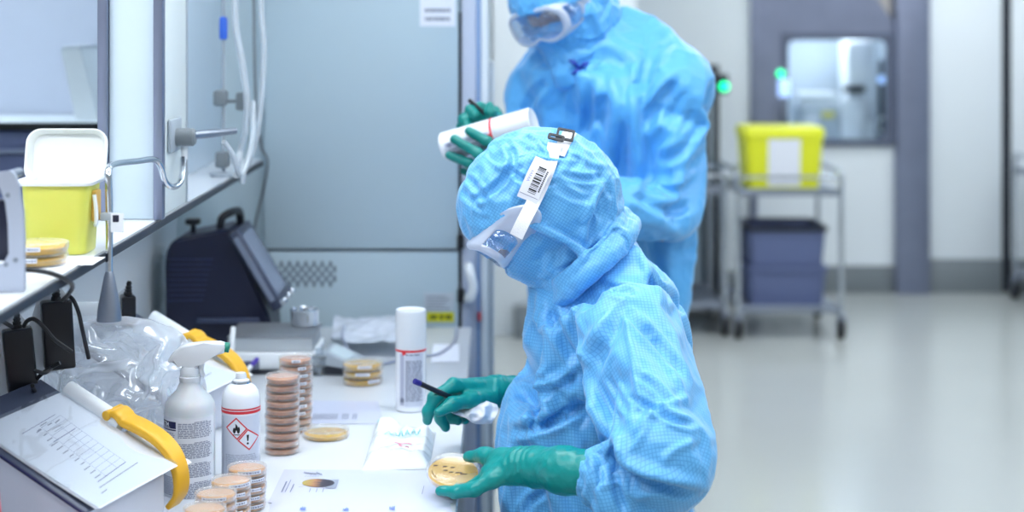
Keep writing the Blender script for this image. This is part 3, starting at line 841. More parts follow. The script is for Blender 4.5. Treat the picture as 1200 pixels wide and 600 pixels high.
ordn = ['topmost', 'second from top', 'third from top', 'fourth from top', 'fifth from top', 'sixth from top', 'seventh from top', 'eighth from top', 'ninth from top', 'tenth from top', 'eleventh from top']
def stack(n, x, y, r, h, agar, where, group, z0=TZ, strips=True):
    for k in range(n):
        lab = ordn[n - 1 - k] if k else 'bottom'
        j = Vector((random.uniform(-1, 1), random.uniform(-1, 1), 0)) * .0011
        plate('%s plate %s' % (lab, where), group, r, h - .0002, agar, (x + j.x, y + j.y, z0 + .0003 + k * h), random.uniform(-.35, .35), strips if (isinstance(strips, tuple) or strips) else False)

def base_at(px, py, z=TZ):
    return PZ(px, py, z)
p = base_at(331, 530); stack(10, p.x, p.y, .0305, .0137, M_agar_p, 'of the tall rosy stack right of the spray can', 'tall stack of rosy plates', strips=False)
p = base_at(347, 504); stack(10, p.x, p.y, .0305, .0137, M_agar_p, 'of the tall stack behind the front rosy stack', 'rear stack of rosy plates', strips=(.004, .02))
for (px, top), wh, gr in (((289, 545), 'of the short tan stack nearest the spray can', 'first short stack of tan plates'), ((271, 560.5), 'of the short tan stack second from the spray can', 'second short stack of tan plates'),
                          ((253, 575), 'of the short tan stack third from the spray can', 'third short stack of tan plates'), ((240.5, 593), 'of the nearest short tan stack at the bottom edge', 'fourth short stack of tan plates')):
    p = PZ(px, top, TZ + .0665); stack(5, p.x, p.y, .0305, .0133, M_agar_t, wh, gr, strips=(-.008, .030))
p = base_at(382, 512); plate('single flat dish with gold agar lying before the tall rosy stacks', None, .0425, .0145, M_agar_g, (p.x, p.y, TZ + .0003), 0, False, False)
p = base_at(425.5, 449)
stack(3, p.x, p.y, .0425, .0155, M_agar_g, 'of three gold dishes near the white spray can', 'stack of gold dishes', strips=(.0, .03))
s = 840
stack(2, P(42, 0, F / s).x, F / s, .044, .0155, M_agar_g, 'of two gold dishes on the ledge by the yellow bin', 'gold dishes on the ledge', z0=SZ, strips=(.008, .028))

# ------------------------------------------------------------------ trigger spray bottle
M_bottle = mat('milky_bottle', (228, 234, 240), .28, trans=.25, sss=.3)
p = base_at(222.5, 577)
bt = thing('spray_bottle', 'white trigger spray bottle with printed label standing before the clear bag', 'spray bottle', (p.x, p.y, TZ))
r = .0402; sb = F / p.y; zb = lambda py: CAM_H - (py - PY) / sb - TZ
bm = BM(); add_lathe(bm, [(.034, 0), (r - .002, .002), (r, .006), (r, zb(478)), (r * .97, zb(472)), (r * .84, zb(465)), (r * .55, zb(457)), (.0165, zb(449)), (.0155, zb(446)), (.0155, zb(438))], 56); obj('body', bm, M_bottle, bt)
bm = BM(); add_lathe(bm, [(.016, zb(446.5)), (.017, zb(445)), (.017, zb(441)), (.0155, zb(440)), (.0155, zb(433)), (.013, zb(429))], 40); obj('collar', bm, M_white, bt)
sx = 1 / sb
hp = lambda px, py: ((px - 222.5) * sx, zb(py))
prof = [hp(*q) for q in ((197, 422), (203, 413), (211, 405.5), (221, 402), (240, 400.5), (258, 400), (264, 402), (265, 407), (263, 413), (252, 416), (243, 418), (234, 423.5), (232, 431), (214, 431), (213, 425), (204, 424.5))]
bm = BM(); add_prism(bm, prof, (1, 0, 0), (0, 0, 1), (0, 1, 0), (0, -.011, 0), .022)
bmesh.ops.bevel(bm, geom=[e for e in bm.edges if abs(e.verts[0].co.y - e.verts[1].co.y) < 1e-6], offset=.005, segments=3, profile=.5, affect='EDGES')
hd = obj('trigger_head', bm, M_white, bt)
bm = BM(); a = hp(265, 407); add_lathe(bm, [(.0075, -.002), (.008, 0), (.008, .006), (.004, .0065), (.0035, .005)], 20, (1, 0, -.12), (a[0] - .001, 0, a[1])); obj('nozzle', bm, mat('green_nozzle', (20, 130, 110), .35), bt)
bm = BM(); add_tube(bm, [(hp(240, 417)[0], 0, hp(0, 417)[1]), (hp(237, 425)[0], 0, hp(0, 424)[1]), (hp(236, 434)[0], 0, hp(0, 433)[1]), (hp(239, 442)[0], 0, hp(0, 441)[1])], [.005, .0045, .004, .003], 10, 5); obj('trigger', bm, M_white, bt)
fn = on_cyl((0, 0, 0), r + .0003)
u = lambda px: r * math.asin(max(-1, min(1, (px - 222.5) / (sb * r))))
bm = BM(); add_patch(bm, u(193.2), zb(584), u(251.5), zb(484), fn, 30, 6); lab = obj('label', bm, M_paper, bt)
fn2 = on_cyl((0, 0, 0), r + .0006)
bm = BM(); add_patch(bm, u(192.6), zb(496), u(211.5), zb(488), fn2, 8); add_patch(bm, u(192.6), zb(498.4), u(211.5), zb(497), fn2, 8); hdr = obj('header_band', bm, M_navy, lab)
bm = BM()
add_text(bm, 'ACTM', 6.4 / sb, lambda x, y: on_cyl((0, 0, 0), r + .0009)(u(193.6) + x * 1.05, zb(493.8) + y), bold=.0002)
micro(bm, u(194.4), zb(496), u(205), zb(494.4), 1.2 / sb, on_cyl((0, 0, 0), r + .0009)); obj('header_lettering', bm, M_paper, lab)
bm = BM()
for y0, y1 in ((489.5, 508), (513, 531), (537, 554), (559, 577)):
    micro(bm, u(233), zb(y0 + 1.0), u(247), zb(y0 - 1.6), 1.7 / sb, fn2)
    micro(bm, u(214), zb(y1), u(250), zb(y0), 1.95 / sb, fn2, .62)
for y0, y1 in ((501, 510), (540, 548), (552, 575)): micro(bm, u(194), zb(y1), u(211), zb(y0), 2.0 / sb, fn2, .6)
obj('fine_print', bm, mat('print_grey', (146, 152, 172), .6), lab)
bm = BM(); add_patch(bm, u(196), zb(527), u(204), zb(512), fn2, 3); add_patch(bm, u(198), zb(536), u(207), zb(529), fn2, 3); obj('pictogram', bm, mat('pale_print', (186, 190, 204), .6), lab)

# ------------------------------------------------------------------ aerosol with hazard diamonds
M_can = mat('can_white', (232, 236, 244), .22, coat=.4)
p = base_at(282.5, 563)
can = thing('aerosol_can', 'white aerosol can with red hazard diamonds behind the short tan stacks', 'aerosol can', (p.x, p.y, TZ))
sc_ = F / p.y; zc = lambda py: CAM_H - (py - PY) / sc_ - TZ; rc = .0316
bm = BM(); add_lathe(bm, [(rc - .002, 0), (rc, .002), (rc, zc(470)), (rc * .97, zc(463)), (rc * .88, zc(457)), (rc * .72, zc(452)), (rc * .46, zc(448.5))], 56); obj('body', bm, M_can, can)
bm = BM(); add_lathe(bm, [(rc * .47, zc(449.3)), (rc * .5, zc(448.2)), (rc * .48, zc(446.8)), (rc * .4, zc(446.4))], 40); obj('valve_ring', bm, M_chrome, can)
bm = BM(); add_lathe(bm, [(rc * .43, zc(446.4)), (rc * .43, zc(444.8)), (rc * .3, zc(443)), (rc * .27, zc(438)), (rc * .24, zc(436.6)), (0, zc(436.4))], 32); obj('spray_cap', bm, M_white, can)
fn = on_cyl((0, 0, 0), rc + .0003); u = lambda px: rc * math.asin(max(-1, min(1, (px - 282.5) / (sc_ * rc))))
bm = BM()
for a, b in ((474.5, 476.3), (477.3, 480.5)): add_patch(bm, -PI * rc * .98, zc(b), PI * rc * .98, zc(a), fn, 60)
obj('red_band', bm, M_red, can)
bm = BM(); add_patch(bm, u(262), zc(562), u(304.2), zc(482.5), fn, 24, 8); lab = obj('label', bm, mat('label_pale_grey', (208, 214, 228), .45), can)
fn2 = on_cyl((0, 0, 0), rc + .0006)
bm = BM(); micro(bm, u(262.2), zc(560), u(265.4), zc(484), 1.9 / sc_, fn2, .6)
micro(bm, u(267.5), zc(561), u(303), zc(527), 1.8 / sc_, fn2, .5); obj('fine_print', bm, mat('pale_ink', (168, 174, 192), .6), lab)
def can_pt(px, py): return (u(px), zc(py))
def diamond(c4, k):
    cx = sum(q[0] for q in c4) / 4; cy = sum(q[1] for q in c4) / 4
    return [(cx + (x - cx) * k, cy + (y - cy) * k) for x, y in c4]
d1 = [can_pt(280.5, 483.8), can_pt(293.2, 497.2), can_pt(281.6, 510), can_pt(268, 496)]
d2 = [can_pt(293.4, 497.6), can_pt(304.0, 508), can_pt(295, 522.6), can_pt(281.9, 510.6)]
bm = BM()
for d in (d1, d2): add_poly(bm, d, fn2)
dm = obj('hazard_diamonds', bm, M_red, lab)
fn3 = on_cyl((0, 0, 0), rc + .0008)
bm = BM()
for d in (d1, d2): add_poly(bm, diamond(d, .84), fn3)
obj('diamond_field', bm, M_paper, dm)
fn4 = on_cyl((0, 0, 0), rc + .001); bm = BM()
fl = [(-3.0, -5.6), (-4.3, -2.6), (-3.8, .2), (-2.9, 1.6), (-2.6, -.4), (-1.4, 1.0), (-.9, 3.6), (-1.4, 6.2), (.6, 4.8), (1.8, 2.4), (1.9, .2), (2.8, 1.2), (3.1, 3.0), (4.2, .2), (4.2, -2.8), (3.0, -5.6), (1.4, -5.0), (2.0, -3.2), (1.0, -1.0), (.2, -2.2), (-.6, -.6), (-1.8, -3.0), (-1.4, -5.0)]
add_poly(bm, [can_pt(280.7 + x * 1.0, 497.0 - y * .98) for x, y in fl], fn4, sub=2)
add_patch(bm, u(276.8), zc(504.3), u(284.8), zc(503.4), fn4, 4)
add_poly(bm, [can_pt(x, y) for x, y in ((292.2, 504.3), (294.8, 504.3), (294.2, 511.6), (292.9, 511.6))], fn4, sub=2)
add_poly(bm, [can_pt(293.5 + 1.2 * math.cos(a), 514.3 + 1.3 * math.sin(a)) for a in np.linspace(0, 2 * PI, 10)[:-1]], fn4, sub=1)
obj('symbols', bm, M_black, dm)

# ------------------------------------------------------------------ capped spray cans (one on the bench, a bigger one in the standing person's hands)
def capped_can(name, label, r, h, capf, band):
    t = thing(name, label, 'spray can')
    zc_ = h * capf
    bm = BM(); add_lathe(bm, [(r - .003, 0), (r, .003), (r, zc_ - .001), (r * .96, zc_)], 48); obj('body', bm, M_can, t)
    bm = BM(); add_lathe(bm, [(r * .97, zc_ + .0002), (r * 1.0, zc_ + .001), (r * 1.0, h - .005), (r * .985, h - .002), (r * .95, h), (r * .9, h - .001), (0, h - .0015)], 48); obj('cap', bm, M_white, t)
    f1 = on_cyl((0, 0, 0), r + .0003); f2 = on_cyl((0, 0, 0), r + .0006)
    bm = BM(); add_patch(bm, -PI * r * .99, zc_ - band, PI * r * .99, zc_ - band * .25, f1, 48); obj('red_band', bm, M_red, t)
    bm = BM(); add_patch(bm, -r * .35, zc_ - band * 3.2, r * .95, zc_ - band * 1.3, f1, 10); add_patch(bm, -r * .35, .012, r * .95, zc_ - band * 3.3, f1, 10); lab = obj('label', bm, mat('label_grey_lilac', (200, 206, 222), .5), t)
    bm = BM(); add_patch(bm, -r * .72, .014, -r * .40, zc_ - band * 1.4, f1, 4, 6); obj('side_panel', bm, mat('label_deep_lilac', (170, 176, 198), .5), t)
    bm = BM(); micro(bm, -r * .3, .018, r * .9, zc_ - band * 3.6, .0036, f2, .5); micro(bm, -r * .3, zc_ - band * 3.1, r * .7, zc_ - band * 1.5, .005, f2, .5); obj('print', bm, M_inkg, lab)
    bm = BM(); add_poly(bm, [(-r * .55 + .005 * math.cos(a), .024 + .005 * math.sin(a)) for a in np.linspace(0, 2 * PI, 13)[:-1]], f2, sub=1); obj('emblem', bm, M_inkg, t)
    bm = BM(); add_poly(bm, [(-r * .62, zc_ - band * .3), (-r * .2, zc_ - band * .3), (-r * .28, zc_ - band * 1.5), (-r * .5, zc_ - band * 2.0)], f2, sub=2); obj('red_emblem', bm, M_red, t)
    return t
p = base_at(481.5, 480)
o = capped_can('spray_can', 'slim white capped spray can with red ring standing alone on the bench', .0298, .195, .625, .006); o.location = (p.x, p.y, TZ)
big_can = capped_can('spray_can', 'white capped spray can with red ring tilted in the standing person\'s gloves', .0302, .2, .6, .007)

# ------------------------------------------------------------------ sloping document stands with yellow levers
T_, R_, L_ = Vector((-.674, 2.50, 1.028)), Vector((-.483, 2.42, .935)), Vector((-.7325, 2.33, 1.005))
e1 = (R_ - T_).normalized(); e2 = (L_ - T_); e2 = (e2 - e1 * e2.dot(e1)).normalized(); nn = e1.cross(e2).normalized()
if nn.z < 0: nn = -nn
LW, LD = (R_ - T_).length, (L_ - T_).length
ray_plane = lambda px, py: (lambda d: d * (nn.dot(T_ - Vector((0, 0, CAM_H))) / nn.dot(d)) + Vector((0, 0, CAM_H)))(P(px, py, 1.0) - Vector((0, 0, CAM_H)))
ORG = Vector((T_.x, T_.y, TZ))
def sp(a, b, h=0): return T_ + e1 * a + e2 * b + nn * h - ORG
def doc_stand(label):
    t = thing('document_stand', label, 'document stand', ORG)
    bm = BM()     # wedge-shaped body under the sloping plate
    top = [sp(-.03, .004, -.0056), sp(LW - .012, .004, -.0056), sp(LW - .012, LD + .01, -.0056), sp(-.03, LD + .01, -.0056)]
    a = [bm.verts.new(v) for v in top]; b = [bm.verts.new((v.x, v.y, .0005)) for v in top]
    bm.faces.new(a); bm.faces.new(b[::-1])
    for k in range(4): bm.faces.new((a[k], b[k], b[(k + 1) % 4], a[(k + 1) % 4]))
    bmesh.ops.bevel(bm, geom=bm.edges[:], offset=.003, segments=2, affect='EDGES'); obj('body', bm, mat('stand_grey', (216, 222, 236), .4, noise=.05), t)
    bm = BM(); M = basis(e1, e2, nn, T_ - ORG)
    add_box(bm, (-.046, -.006, -.0054), (LW - .008, LD + .012, -.0012), .001, 2, M); obj('plate', bm, mat('stand_plate', (74, 82, 104), .4), t)
    bm = BM(); add_box(bm, (-.047, LD + .0125, -.0054), (LW - .006, LD + .0148, -.0012), .0006, 2, M); obj('edge_strip', bm, M_navy, t)
    bm = BM(); add_lathe(bm, [(.006, .0), (.0135, .002), (.0135, .112), (.006, .114)], 28, e1, sp(.0, -.013, .006)); obj('spine', bm, M_plast, t)
    bm = BM(); add_box(bm, (.118, -.046, -.0088), (LW + .002, -.0065, -.005), .001, 2, M); bp_ = obj('back_plate', bm, M_plast, t)
    bm = BM(); add_box(bm, (.118, -.047, -.0049), (LW - .01, -.038, -.0035), .0005, 2, M); obj('navy_border', bm, M_navy, bp_)
    # lever: flat strap bent over the corner
    path = catmull([(.088, .013, 0), (.098, .019, 0), (.108, .018, 0), (.118, .0145, 0), (.145, .018, 0), (.18, .018, 0), (.21, .008, 0), (.232, -.014, 0), (.242, -.042, 0), (.236, -.066, 0)], 6)
    rings = []
    for i, q in enumerate(path):
        tn = (path[min(i + 1, len(path) - 1)] - path[max(i - 1, 0)]).normalized(); nrm = Vector((-tn.y, tn.x, 0)); f = i / (len(path) - 1)
        hw = .019 * (1 - .15 * f); th = .0042 + .0028 * math.sin(PI * min(1, f * 1.1))
        rings.append([sp(q.x + nrm.x * y, -.0175 + x, q.y + nrm.y * y) for x, y in round_rect(2 * hw, 2 * th, th * .8, 3)])
    bm = BM(); add_rings(bm, rings)
    add_lathe(bm, [(.0062, -.0192), (.0075, -.0185), (.0075, .0185), (.0062, .0192)], 20, e2, sp(.089, -.0175, .0125)); obj('lever', bm, mat('lever_yellow', (238, 182, 48), .38), t)
    # the sheets clamped on the plate, in a clear pocket
    bm = BM(); W = [[sp(LW * i / 12, LD * j / 8 + .002, .0004 + .004 * (i / 12) ** 3) for i in range(13)] for j in range(9)]
    for k, dz in enumerate((0, .0011, .0022)):
        V = [[[bm.verts.new(W[j][i] + nn * (dz + e) + e1 * (.002 * k * (i / 12)) - e2 * (.0015 * k)) for i in range(13)] for j in range(9)] for e in (0, .0005)]
        for j in range(8):
            for i in range(12):
                bm.faces.new((V[1][j][i], V[1][j][i + 1], V[1][j + 1][i + 1], V[1][j + 1][i])); bm.faces.new((V[0][j][i], V[0][j + 1][i], V[0][j + 1][i + 1], V[0][j][i + 1]))
        for j in range(8):
            for i in (0, 12): bm.faces.new((V[0][j][i], V[1][j][i], V[1][j + 1][i], V[0][j + 1][i]))
        for i in range(12):
            for j in (0, 8): bm.faces.new((V[0][j][i], V[0][j][i + 1], V[1][j][i + 1], V[1][j][i]))
    sh = obj('sheets', bm, M_paper, t)
    # printed form
    def ab(px, py):
        q = ray_plane(px, py) - T_; return q.dot(e1), q.dot(e2)
    fn = lambda a, b: sp(a, b, .0004 + .004 * (min(max(a, 0), LW) / LW) ** 3 + .0022 + .0005 + .0006)
    bm = BM(); ln = lambda p0, p1, w=.0006: add_line(bm, [ab(*p0), ab(*p1)], w * 1.35, fn)
    ln((64, 488), (25, 511), .0008); ln((87, 505), (62, 520.5), .0011); ln((146, 545), (113, 569), .0011)
    A, B = (70, 489), (146, 545); A2, B2 = (38, 510), (113, 569)
    for k in range(0, 13):
        f = k / 12; a = (A[0] + (B[0] - A[0]) * f, A[1] + (B[1] - A[1]) * f); b = (A2[0] + (B2[0] - A2[0]) * f, A2[1] + (B2[1] - A2[1]) * f)
        q = .62 if k > 3 else 1
        ln(a, (a[0] + (b[0] - a[0]) * (1 if k in (3,) else .7), a[1] + (b[1] - a[1]) * (1 if k in (3,) else .7)), .0004)
    for g in (.0, .3, .7): ln((A[0] + (A2[0] - A[0]) * g, A[1] + (A2[1] - A[1]) * g), (B[0] + (B2[0] - B[0]) * g, B[1] + (B2[1] - B[1]) * g), .0004)
    obj('table_lines', bm, mat('form_ink', (104, 112, 150), .7), sh)
    bm = BM()
    for k in range(12):
        f = (k + .25) / 12; a = (A[0] + (B[0] - A[0]) * f, A[1] + (B[1] - A[1]) * f); b = (A2[0] + (B2[0] - A2[0]) * f, A2[1] + (B2[1] - A2[1]) * f)
        g0 = .74; g1 = .86 + .12 * random.random()
        q0 = (a[0] + (b[0] - a[0]) * g0, a[1] + (b[1] - a[1]) * g0); q1 = (a[0] + (b[0] - a[0]) * g1, a[1] + (b[1] - a[1]) * g1)
        add_line(bm, [ab(*q0), ab(*q1)], .0018, fn)
    for p0, p1, w in (((160, 546), (115, 576), .0016), ((124, 578), (117, 583), .0016), ((54, 497), (46, 502), .0016), ((60, 498), (55, 501), .002), ((69, 494), (64, 498), .002), ((47, 505), (43, 508), .002), ((71, 500), (60, 506), .0008), ((74, 502), (63, 508.5), .0008)): add_line(bm, [ab(*p0), ab(*p1)], w, fn)
    obj('printed_words', bm, M_inkg, sh)
    bm = BM()
    V = [[bm.verts.new(sp(LW * (-.02 + 1.03 * i / 12), LD * (-.01 + 1.03 * j / 8), .006 + .0035 * (i / 12) ** 3 + .0012 * math.sin(i * 1.3 + j * .9))) for i in range(13)] for j in range(9)]
    for j in range(8):
        for i in range(12): bm.faces.new((V[j][i], V[j][i + 1], V[j + 1][i + 1], V[j + 1][i]))
    obj('clear_pocket', bm, clear_mat('pocket_film', (244, 247, 252), .05, .5, .06, .2), t)
    return t
ds = doc_stand('sloping grey stand with printed form and yellow lever at the bottom left')
d2 = dup(ds, label='sloping stand with yellow lever half hidden behind clear bag and spray bottle'); d2.location = ds.location + Vector((0, .615, 0))

# red bottle cut by the left edge
p = base_at(-26, 690)
t = thing('red_bottle', 'red bottle cut off by the left edge below the printed form', 'bottle', (-.672, 2.08, TZ))
bm = BM(); add_lathe(bm, [(.03, 0), (.034, .003), (.034, .12), (.031, .15), (.024, .172), (.013, .182), (.013, .19)], 36); obj('body', bm, mat('red_pink', (226, 70, 86), .35), t)
bm = BM(); add_lathe(bm, [(.015, .1835), (.015, .205), (.013, .208)], 24); obj('cap', bm, M_white, t)

# ------------------------------------------------------------------ black particle counter with tilted screen
YD = 3.72; sd = F / YD
t = thing('particle_counter', 'black portable instrument with carry handle and slanted screen before the incubator', 'instrument', ((258 - PX) / sd, YD, TZ))
q = lambda px, py: ((px - 258) / sd, CAM_H - (py - PY) / sd - TZ)
M_dev = mat('device_navy_black', (22, 27, 52), .38, noise=.08)
out = [q(*a) for a in ((194, 405), (193, 305), (196, 290), (205, 280), (262, 268.5), (270, 270), (316, 372), (318, 405))]
bm = BM(); add_prism(bm, out, (1, 0, 0), (0, 0, 1), (0, 1, 0), (0, 0, 0), .17)
bmesh.ops.bevel(bm, geom=[e for e in bm.edges], offset=.006, segments=3, affect='EDGES'); bd = obj('body', bm, M_dev, t)
bm = BM()
for k in range(9):
    y = 303 + k * 6.0; a = q(197, y); b = q(250 - k * 1.5, y + 1.6); add_box(bm, (a[0], -.0035, b[1]), (b[0], .002, a[1]), .001)
obj('vent_ribs', bm, mat('device_rib', (40, 46, 84), .4), bd)
bm = BM(); a = q(232, 372); b = q(304, 378); add_box(bm, (a[0], -.012, b[1]), (b[0], -.0005, a[1]), .002); obj('latch_strip', bm, mat('device_grey', (58, 66, 92), .35), bd)
# slanted screen slab
pt = Vector((q(268, 276)[0], 0, q(0, 276)[1])); pb = Vector((q(319, 362)[0], 0, q(0, 362)[1]))
ua = (pb - pt).normalized(); na = Vector((-ua.z, 0, ua.x)); na = na if na.x > 0 else -na
M = basis(ua, Vector((0, 1, 0)), na, pt)
Ls = (pb - pt).length
bm = BM(); add_box(bm, (-.004, -.02, .002), (Ls + .008, .175, .026), .006, 3, M); sl = obj('screen_housing', bm, mat('device_slate', (52, 60, 82), .4), t)
bm = BM(); add_box(bm, (.014, .004, .0255), (Ls - .02, .15, .0275), .001, 1, M); obj('screen', bm, mat('screen_grey', (128, 138, 160), .2), sl)
bm = BM(); add_box(bm, (.012, -.0215, .008), (Ls - .016, -.0195, .021), .0008, 1, M); obj('side_inlay', bm, mat('inlay_grey', (120, 130, 150), .3), sl)
for y in (.0, .07, .14):
    bm = BM(); add_lathe(bm, [(.008, 0), (.0085, .003), (.0085, .012), (.006, .015)], 20, na, M @ Vector((Ls - .004, y - .008, .026))); obj('knob', bm, M_chrome, sl)
bm = BM(); hx = q(263, 0)[0]; hz = q(0, 272)[1]
add_tube(bm, [(hx - .014, .03, hz - .008), (hx - .014, .03, hz + .012), (hx - .01, .034, hz + .03), (hx + .004, .05, hz + .038), (hx + .016, .09, hz + .038), (hx + .018, .115, hz + .025), (hx + .018, .12, hz - .016)], .0095, 12, 5); obj('handle', bm, M_blackp, t)
bm = BM(); hx = q(221.5, 0)[0]; z0 = q(0, 282)[1]
add_lathe(bm, [(.007, -.004), (.006, .02), (.0065, .03)], 16, (0, 0, 1), (hx, .05, z0)); add_box(bm, (hx - .0165, .035, z0 + .031), (hx + .0165, .065, z0 + .045), .004); obj('inlet_knob', bm, M_blackp, t)
for x in (200, 300):
    bm = BM(); add_lathe(bm, [(.01, .0005), (.01, .004)], 16, (0, 0, 1), (q(x, 0)[0], .03, 0)); obj('foot', bm, M_black, t)
    
# ------------------------------------------------------------------ balance
YB = 3.47; sl_ = F / YB
t = thing('balance', 'laboratory balance with steel weighing block standing before the black instrument', 'balance', ((322 - PX) / sl_, YB, TZ))
q = lambda px, py: ((px - 322) / sl_, CAM_H - (py - PY) / sl_ - TZ)
x0, x1 = q(272, 0)[0], q(371, 0)[0]; z1 = q(0, 413)[1]
bm = BM(); add_box(bm, (x0, 0, .006), (x1, .17, z1), .006, 3); obj('housing', bm, M_plast, t)
bm = BM(); add_box(bm, (x0 - .004, -.012, .0005), (x1 + .004, .172, .0055), .002); obj('shadow_base', bm, M_dark, t)  # dark slab standing in for the shadow at the balance's foot
bm = BM(); a = q(276, 434); b = q(304, 423); add_box(bm, (a[0], -.002, a[1]), (b[0], .0005, b[1]), .0006); o = obj('display', bm, mat('display_grey', (104, 112, 130), .25), t)
bm = BM(); fn = lambda x, y: Vector((x, -.0023, y))
for k in range(4): add_patch(bm, a[0] + .008 + k * .009, a[1] + .004, a[0] + .014 + k * .009, b[1] - .004, fn, 1)
obj('digits', bm, M_ink, o)
xa, xb = q(279, 0)[0], q(364, 0)[0]; z2 = q(0, 397)[1]
bm = BM(); pr = [(xa - .022, z1 + .001), (xb + .004, z1 + .001), (xb + .004, z2 - .003), (xb, z2), (xa - .018, z2), (xa - .022, z2 - .003)]
add_prism(bm, pr, (1, 0, 0), (0, 0, 1), (0, 1, 0), (0, .004, 0), .16); obj('weighing_block', bm, mat('block_steel', (196, 202, 206), .4, metal=.35), t)
bm = BM(); add_box(bm, (xa - .024, -.0, z2 + .0005), (xb + .008, .168, z2 + .004), .0015); obj('pan', bm, mat('pan_steel', (150, 154, 160), .42, metal=.7), t)
# small steel dish behind on the pan
p = Vector(((357 - PX) / (F / 3.60), 3.60, TZ + z2 + .0041))
t = thing('steel_dish', 'small shiny steel dish on back of the balance pan', 'dish', p)
bm = BM(); add_lathe(bm, [(.026, 0), (.03, .002), (.031, .03), (.0325, .036), (.0305, .036), (.029, .03), (.028, .004), (0, .0035)], 36, cap1=False); obj('bowl', bm, M_chrome, t)
bm = BM(); add_tube(bm, [(.0315 * math.cos(a), .0315 * math.sin(a), .036) for a in np.linspace(0, 2 * PI, 40)], .0012, 6); obj('rim', bm, M_chrome, t)
# pens leaning against the balance
def marker(label, loc, d, L, body, capm):
    t = thing('marker_pen', label, 'pen', loc); d = Vector(d).normalized()
    bm = BM(); add_lathe(bm, [(.003, 0), (.0048, .002), (.005, L * .62)], 18, d); obj('barrel', bm, body, t)
    bm = BM(); add_lathe(bm, [(.0052, L * .622), (.0056, L * .63), (.0053, L - .002), (.004, L)], 18, d); obj('cap', bm, capm, t)
    return t
p = base_at(281, 446); marker('purple-capped marker pen leaning on the front of the balance', (p.x + .0, p.y + .0, TZ + .003), (.045, .055, .05), .062, M_plast, mat('purple', (70, 50, 160), .35))
p = base_at(270, 446); marker('white marker pen standing left of the purple-capped pen', (p.x, p.y - .01, TZ + .001), (-.0, .045, .1), .115, M_plast, M_plast)
# grey handheld with dark underside behind the gold dishes
p = base_at(396, 441)
t = thing('label_printer', 'grey wedge-shaped handheld with dark front behind the stack of gold dishes', 'handheld device', (p.x, p.y, TZ), -.12)
bm = BM(); add_prism(bm, [(-.04, .0006), (.045, .0006), (.045, .016), (.02, .028), (-.028, .05), (-.042, .046)], (1, 0, 0), (0, 0, 1), (0, 1, 0), (0, 0, 0), .11); bmesh.ops.bevel(bm, geom=bm.edges[:], offset=.004, segments=2, affect='EDGES'); obj('housing', bm, M_grey, t)
bm = BM(); add_prism(bm, [(-.036, .004), (.03, .004), (.03, .014), (-.036, .024)], (1, 0, 0), (0, 0, 1), (0, 1, 0), (0, -.0015, 0), .0025); obj('front_panel', bm, M_dark, t)
bm = BM(); add_prism(bm, [(-.024, .0485), (.018, .0290), (.018, .0302), (-.024, .0497)], (1, 0, 0), (0, 0, 1), (0, 1, 0), (0, .02, 0), .07); obj('top_window', bm, mat('pale_window', (206, 220, 226), .25), t)
# clear clamp right of the balance
p = base_at(374, 440)
t = thing('clear_stopper', 'clear plastic stopper with dark spots between balance and grey handheld', 'stopper', (p.x, p.y, TZ))
bm = BM(); add_lathe(bm, [(.013, .0005), (.015, .003), (.012, .018), (.016, .03), (.016, .04), (.008, .046), (.008, .056), (.004, .058)], 24); obj('body', bm, clear_mat('clear_acrylic', (232, 238, 244), .3, .9, .08, .4), t)
for z in (.02, .038): 
    bm = BM(); add_lathe(bm, [(.0125, z), (.0172, z + .001), (.0172, z + .0035), (.0125, z + .0045)], 24); obj('ring', bm, M_kick, t)

# ------------------------------------------------------------------ papers and films
def sheet(name, label, cat, corners, z, m, th=.0006, curl=.002, group=None, nx=16, ny=12, rough=0, seed=0):
    a, b, c, d = [Vector(v) for v in corners]      # near-left, near-right, far-right, far-left on the bench
    bm = BM(); G = []
    pts = np.array([[*(a.lerp(b, i / nx).lerp(d.lerp(c, i / nx), j / ny)).xy, seed] for j in range(ny + 1) for i in range(nx + 1)])
    nz = (perlin(pts * np.array([9, 9, 1])) * .5 + .5) * curl
    if rough: nz = nz + rough * (1 - 2 * np.abs(perlin(pts * np.array([17, 17, 1]) + 5))) .clip(0) + rough * .5 * (1 - 2.4 * np.abs(perlin(pts * np.array([36, 36, 1]) + 9))).clip(0)
    for k, (x, y, _) in enumerate(pts): G.append((x, y, z + float(nz[k])))
    V = [[bm.verts.new((x, y, zz + e)) for x, y, zz in G] for e in (th, 0)]
    I = lambda i, j: j * (nx + 1) + i
    for j in range(ny):
        for i in range(nx):
            bm.faces.new([V[0][k] for k in (I(i, j), I(i + 1, j), I(i + 1, j + 1), I(i, j + 1))]); bm.faces.new([V[1][k] for k in (I(i, j), I(i, j + 1), I(i + 1, j + 1), I(i + 1, j))])
    for i in range(nx):
        for j in (0, ny): bm.faces.new((V[0][I(i, j)], V[1][I(i, j)], V[1][I(i + 1, j)], V[0][I(i + 1, j)]))
    for j in range(ny):
        for i in (0, nx): bm.faces.new((V[0][I(i, j)], V[0][I(i, j + 1)], V[1][I(i, j + 1)], V[1][I(i, j)]))
    o = obj(name, bm, m, None, 60); tag(o, label, cat, group)
    return o, (lambda x, y: Vector((*PZ(x, y, z + .0005).xy, z + th + curl * 1.0 + .0004)))
M_sleeve = mat('sleeved_paper', (204, 209, 230), .16, noise=.02)
c4 = lambda pts, z: [PZ(x, y, z) for x, y in pts]
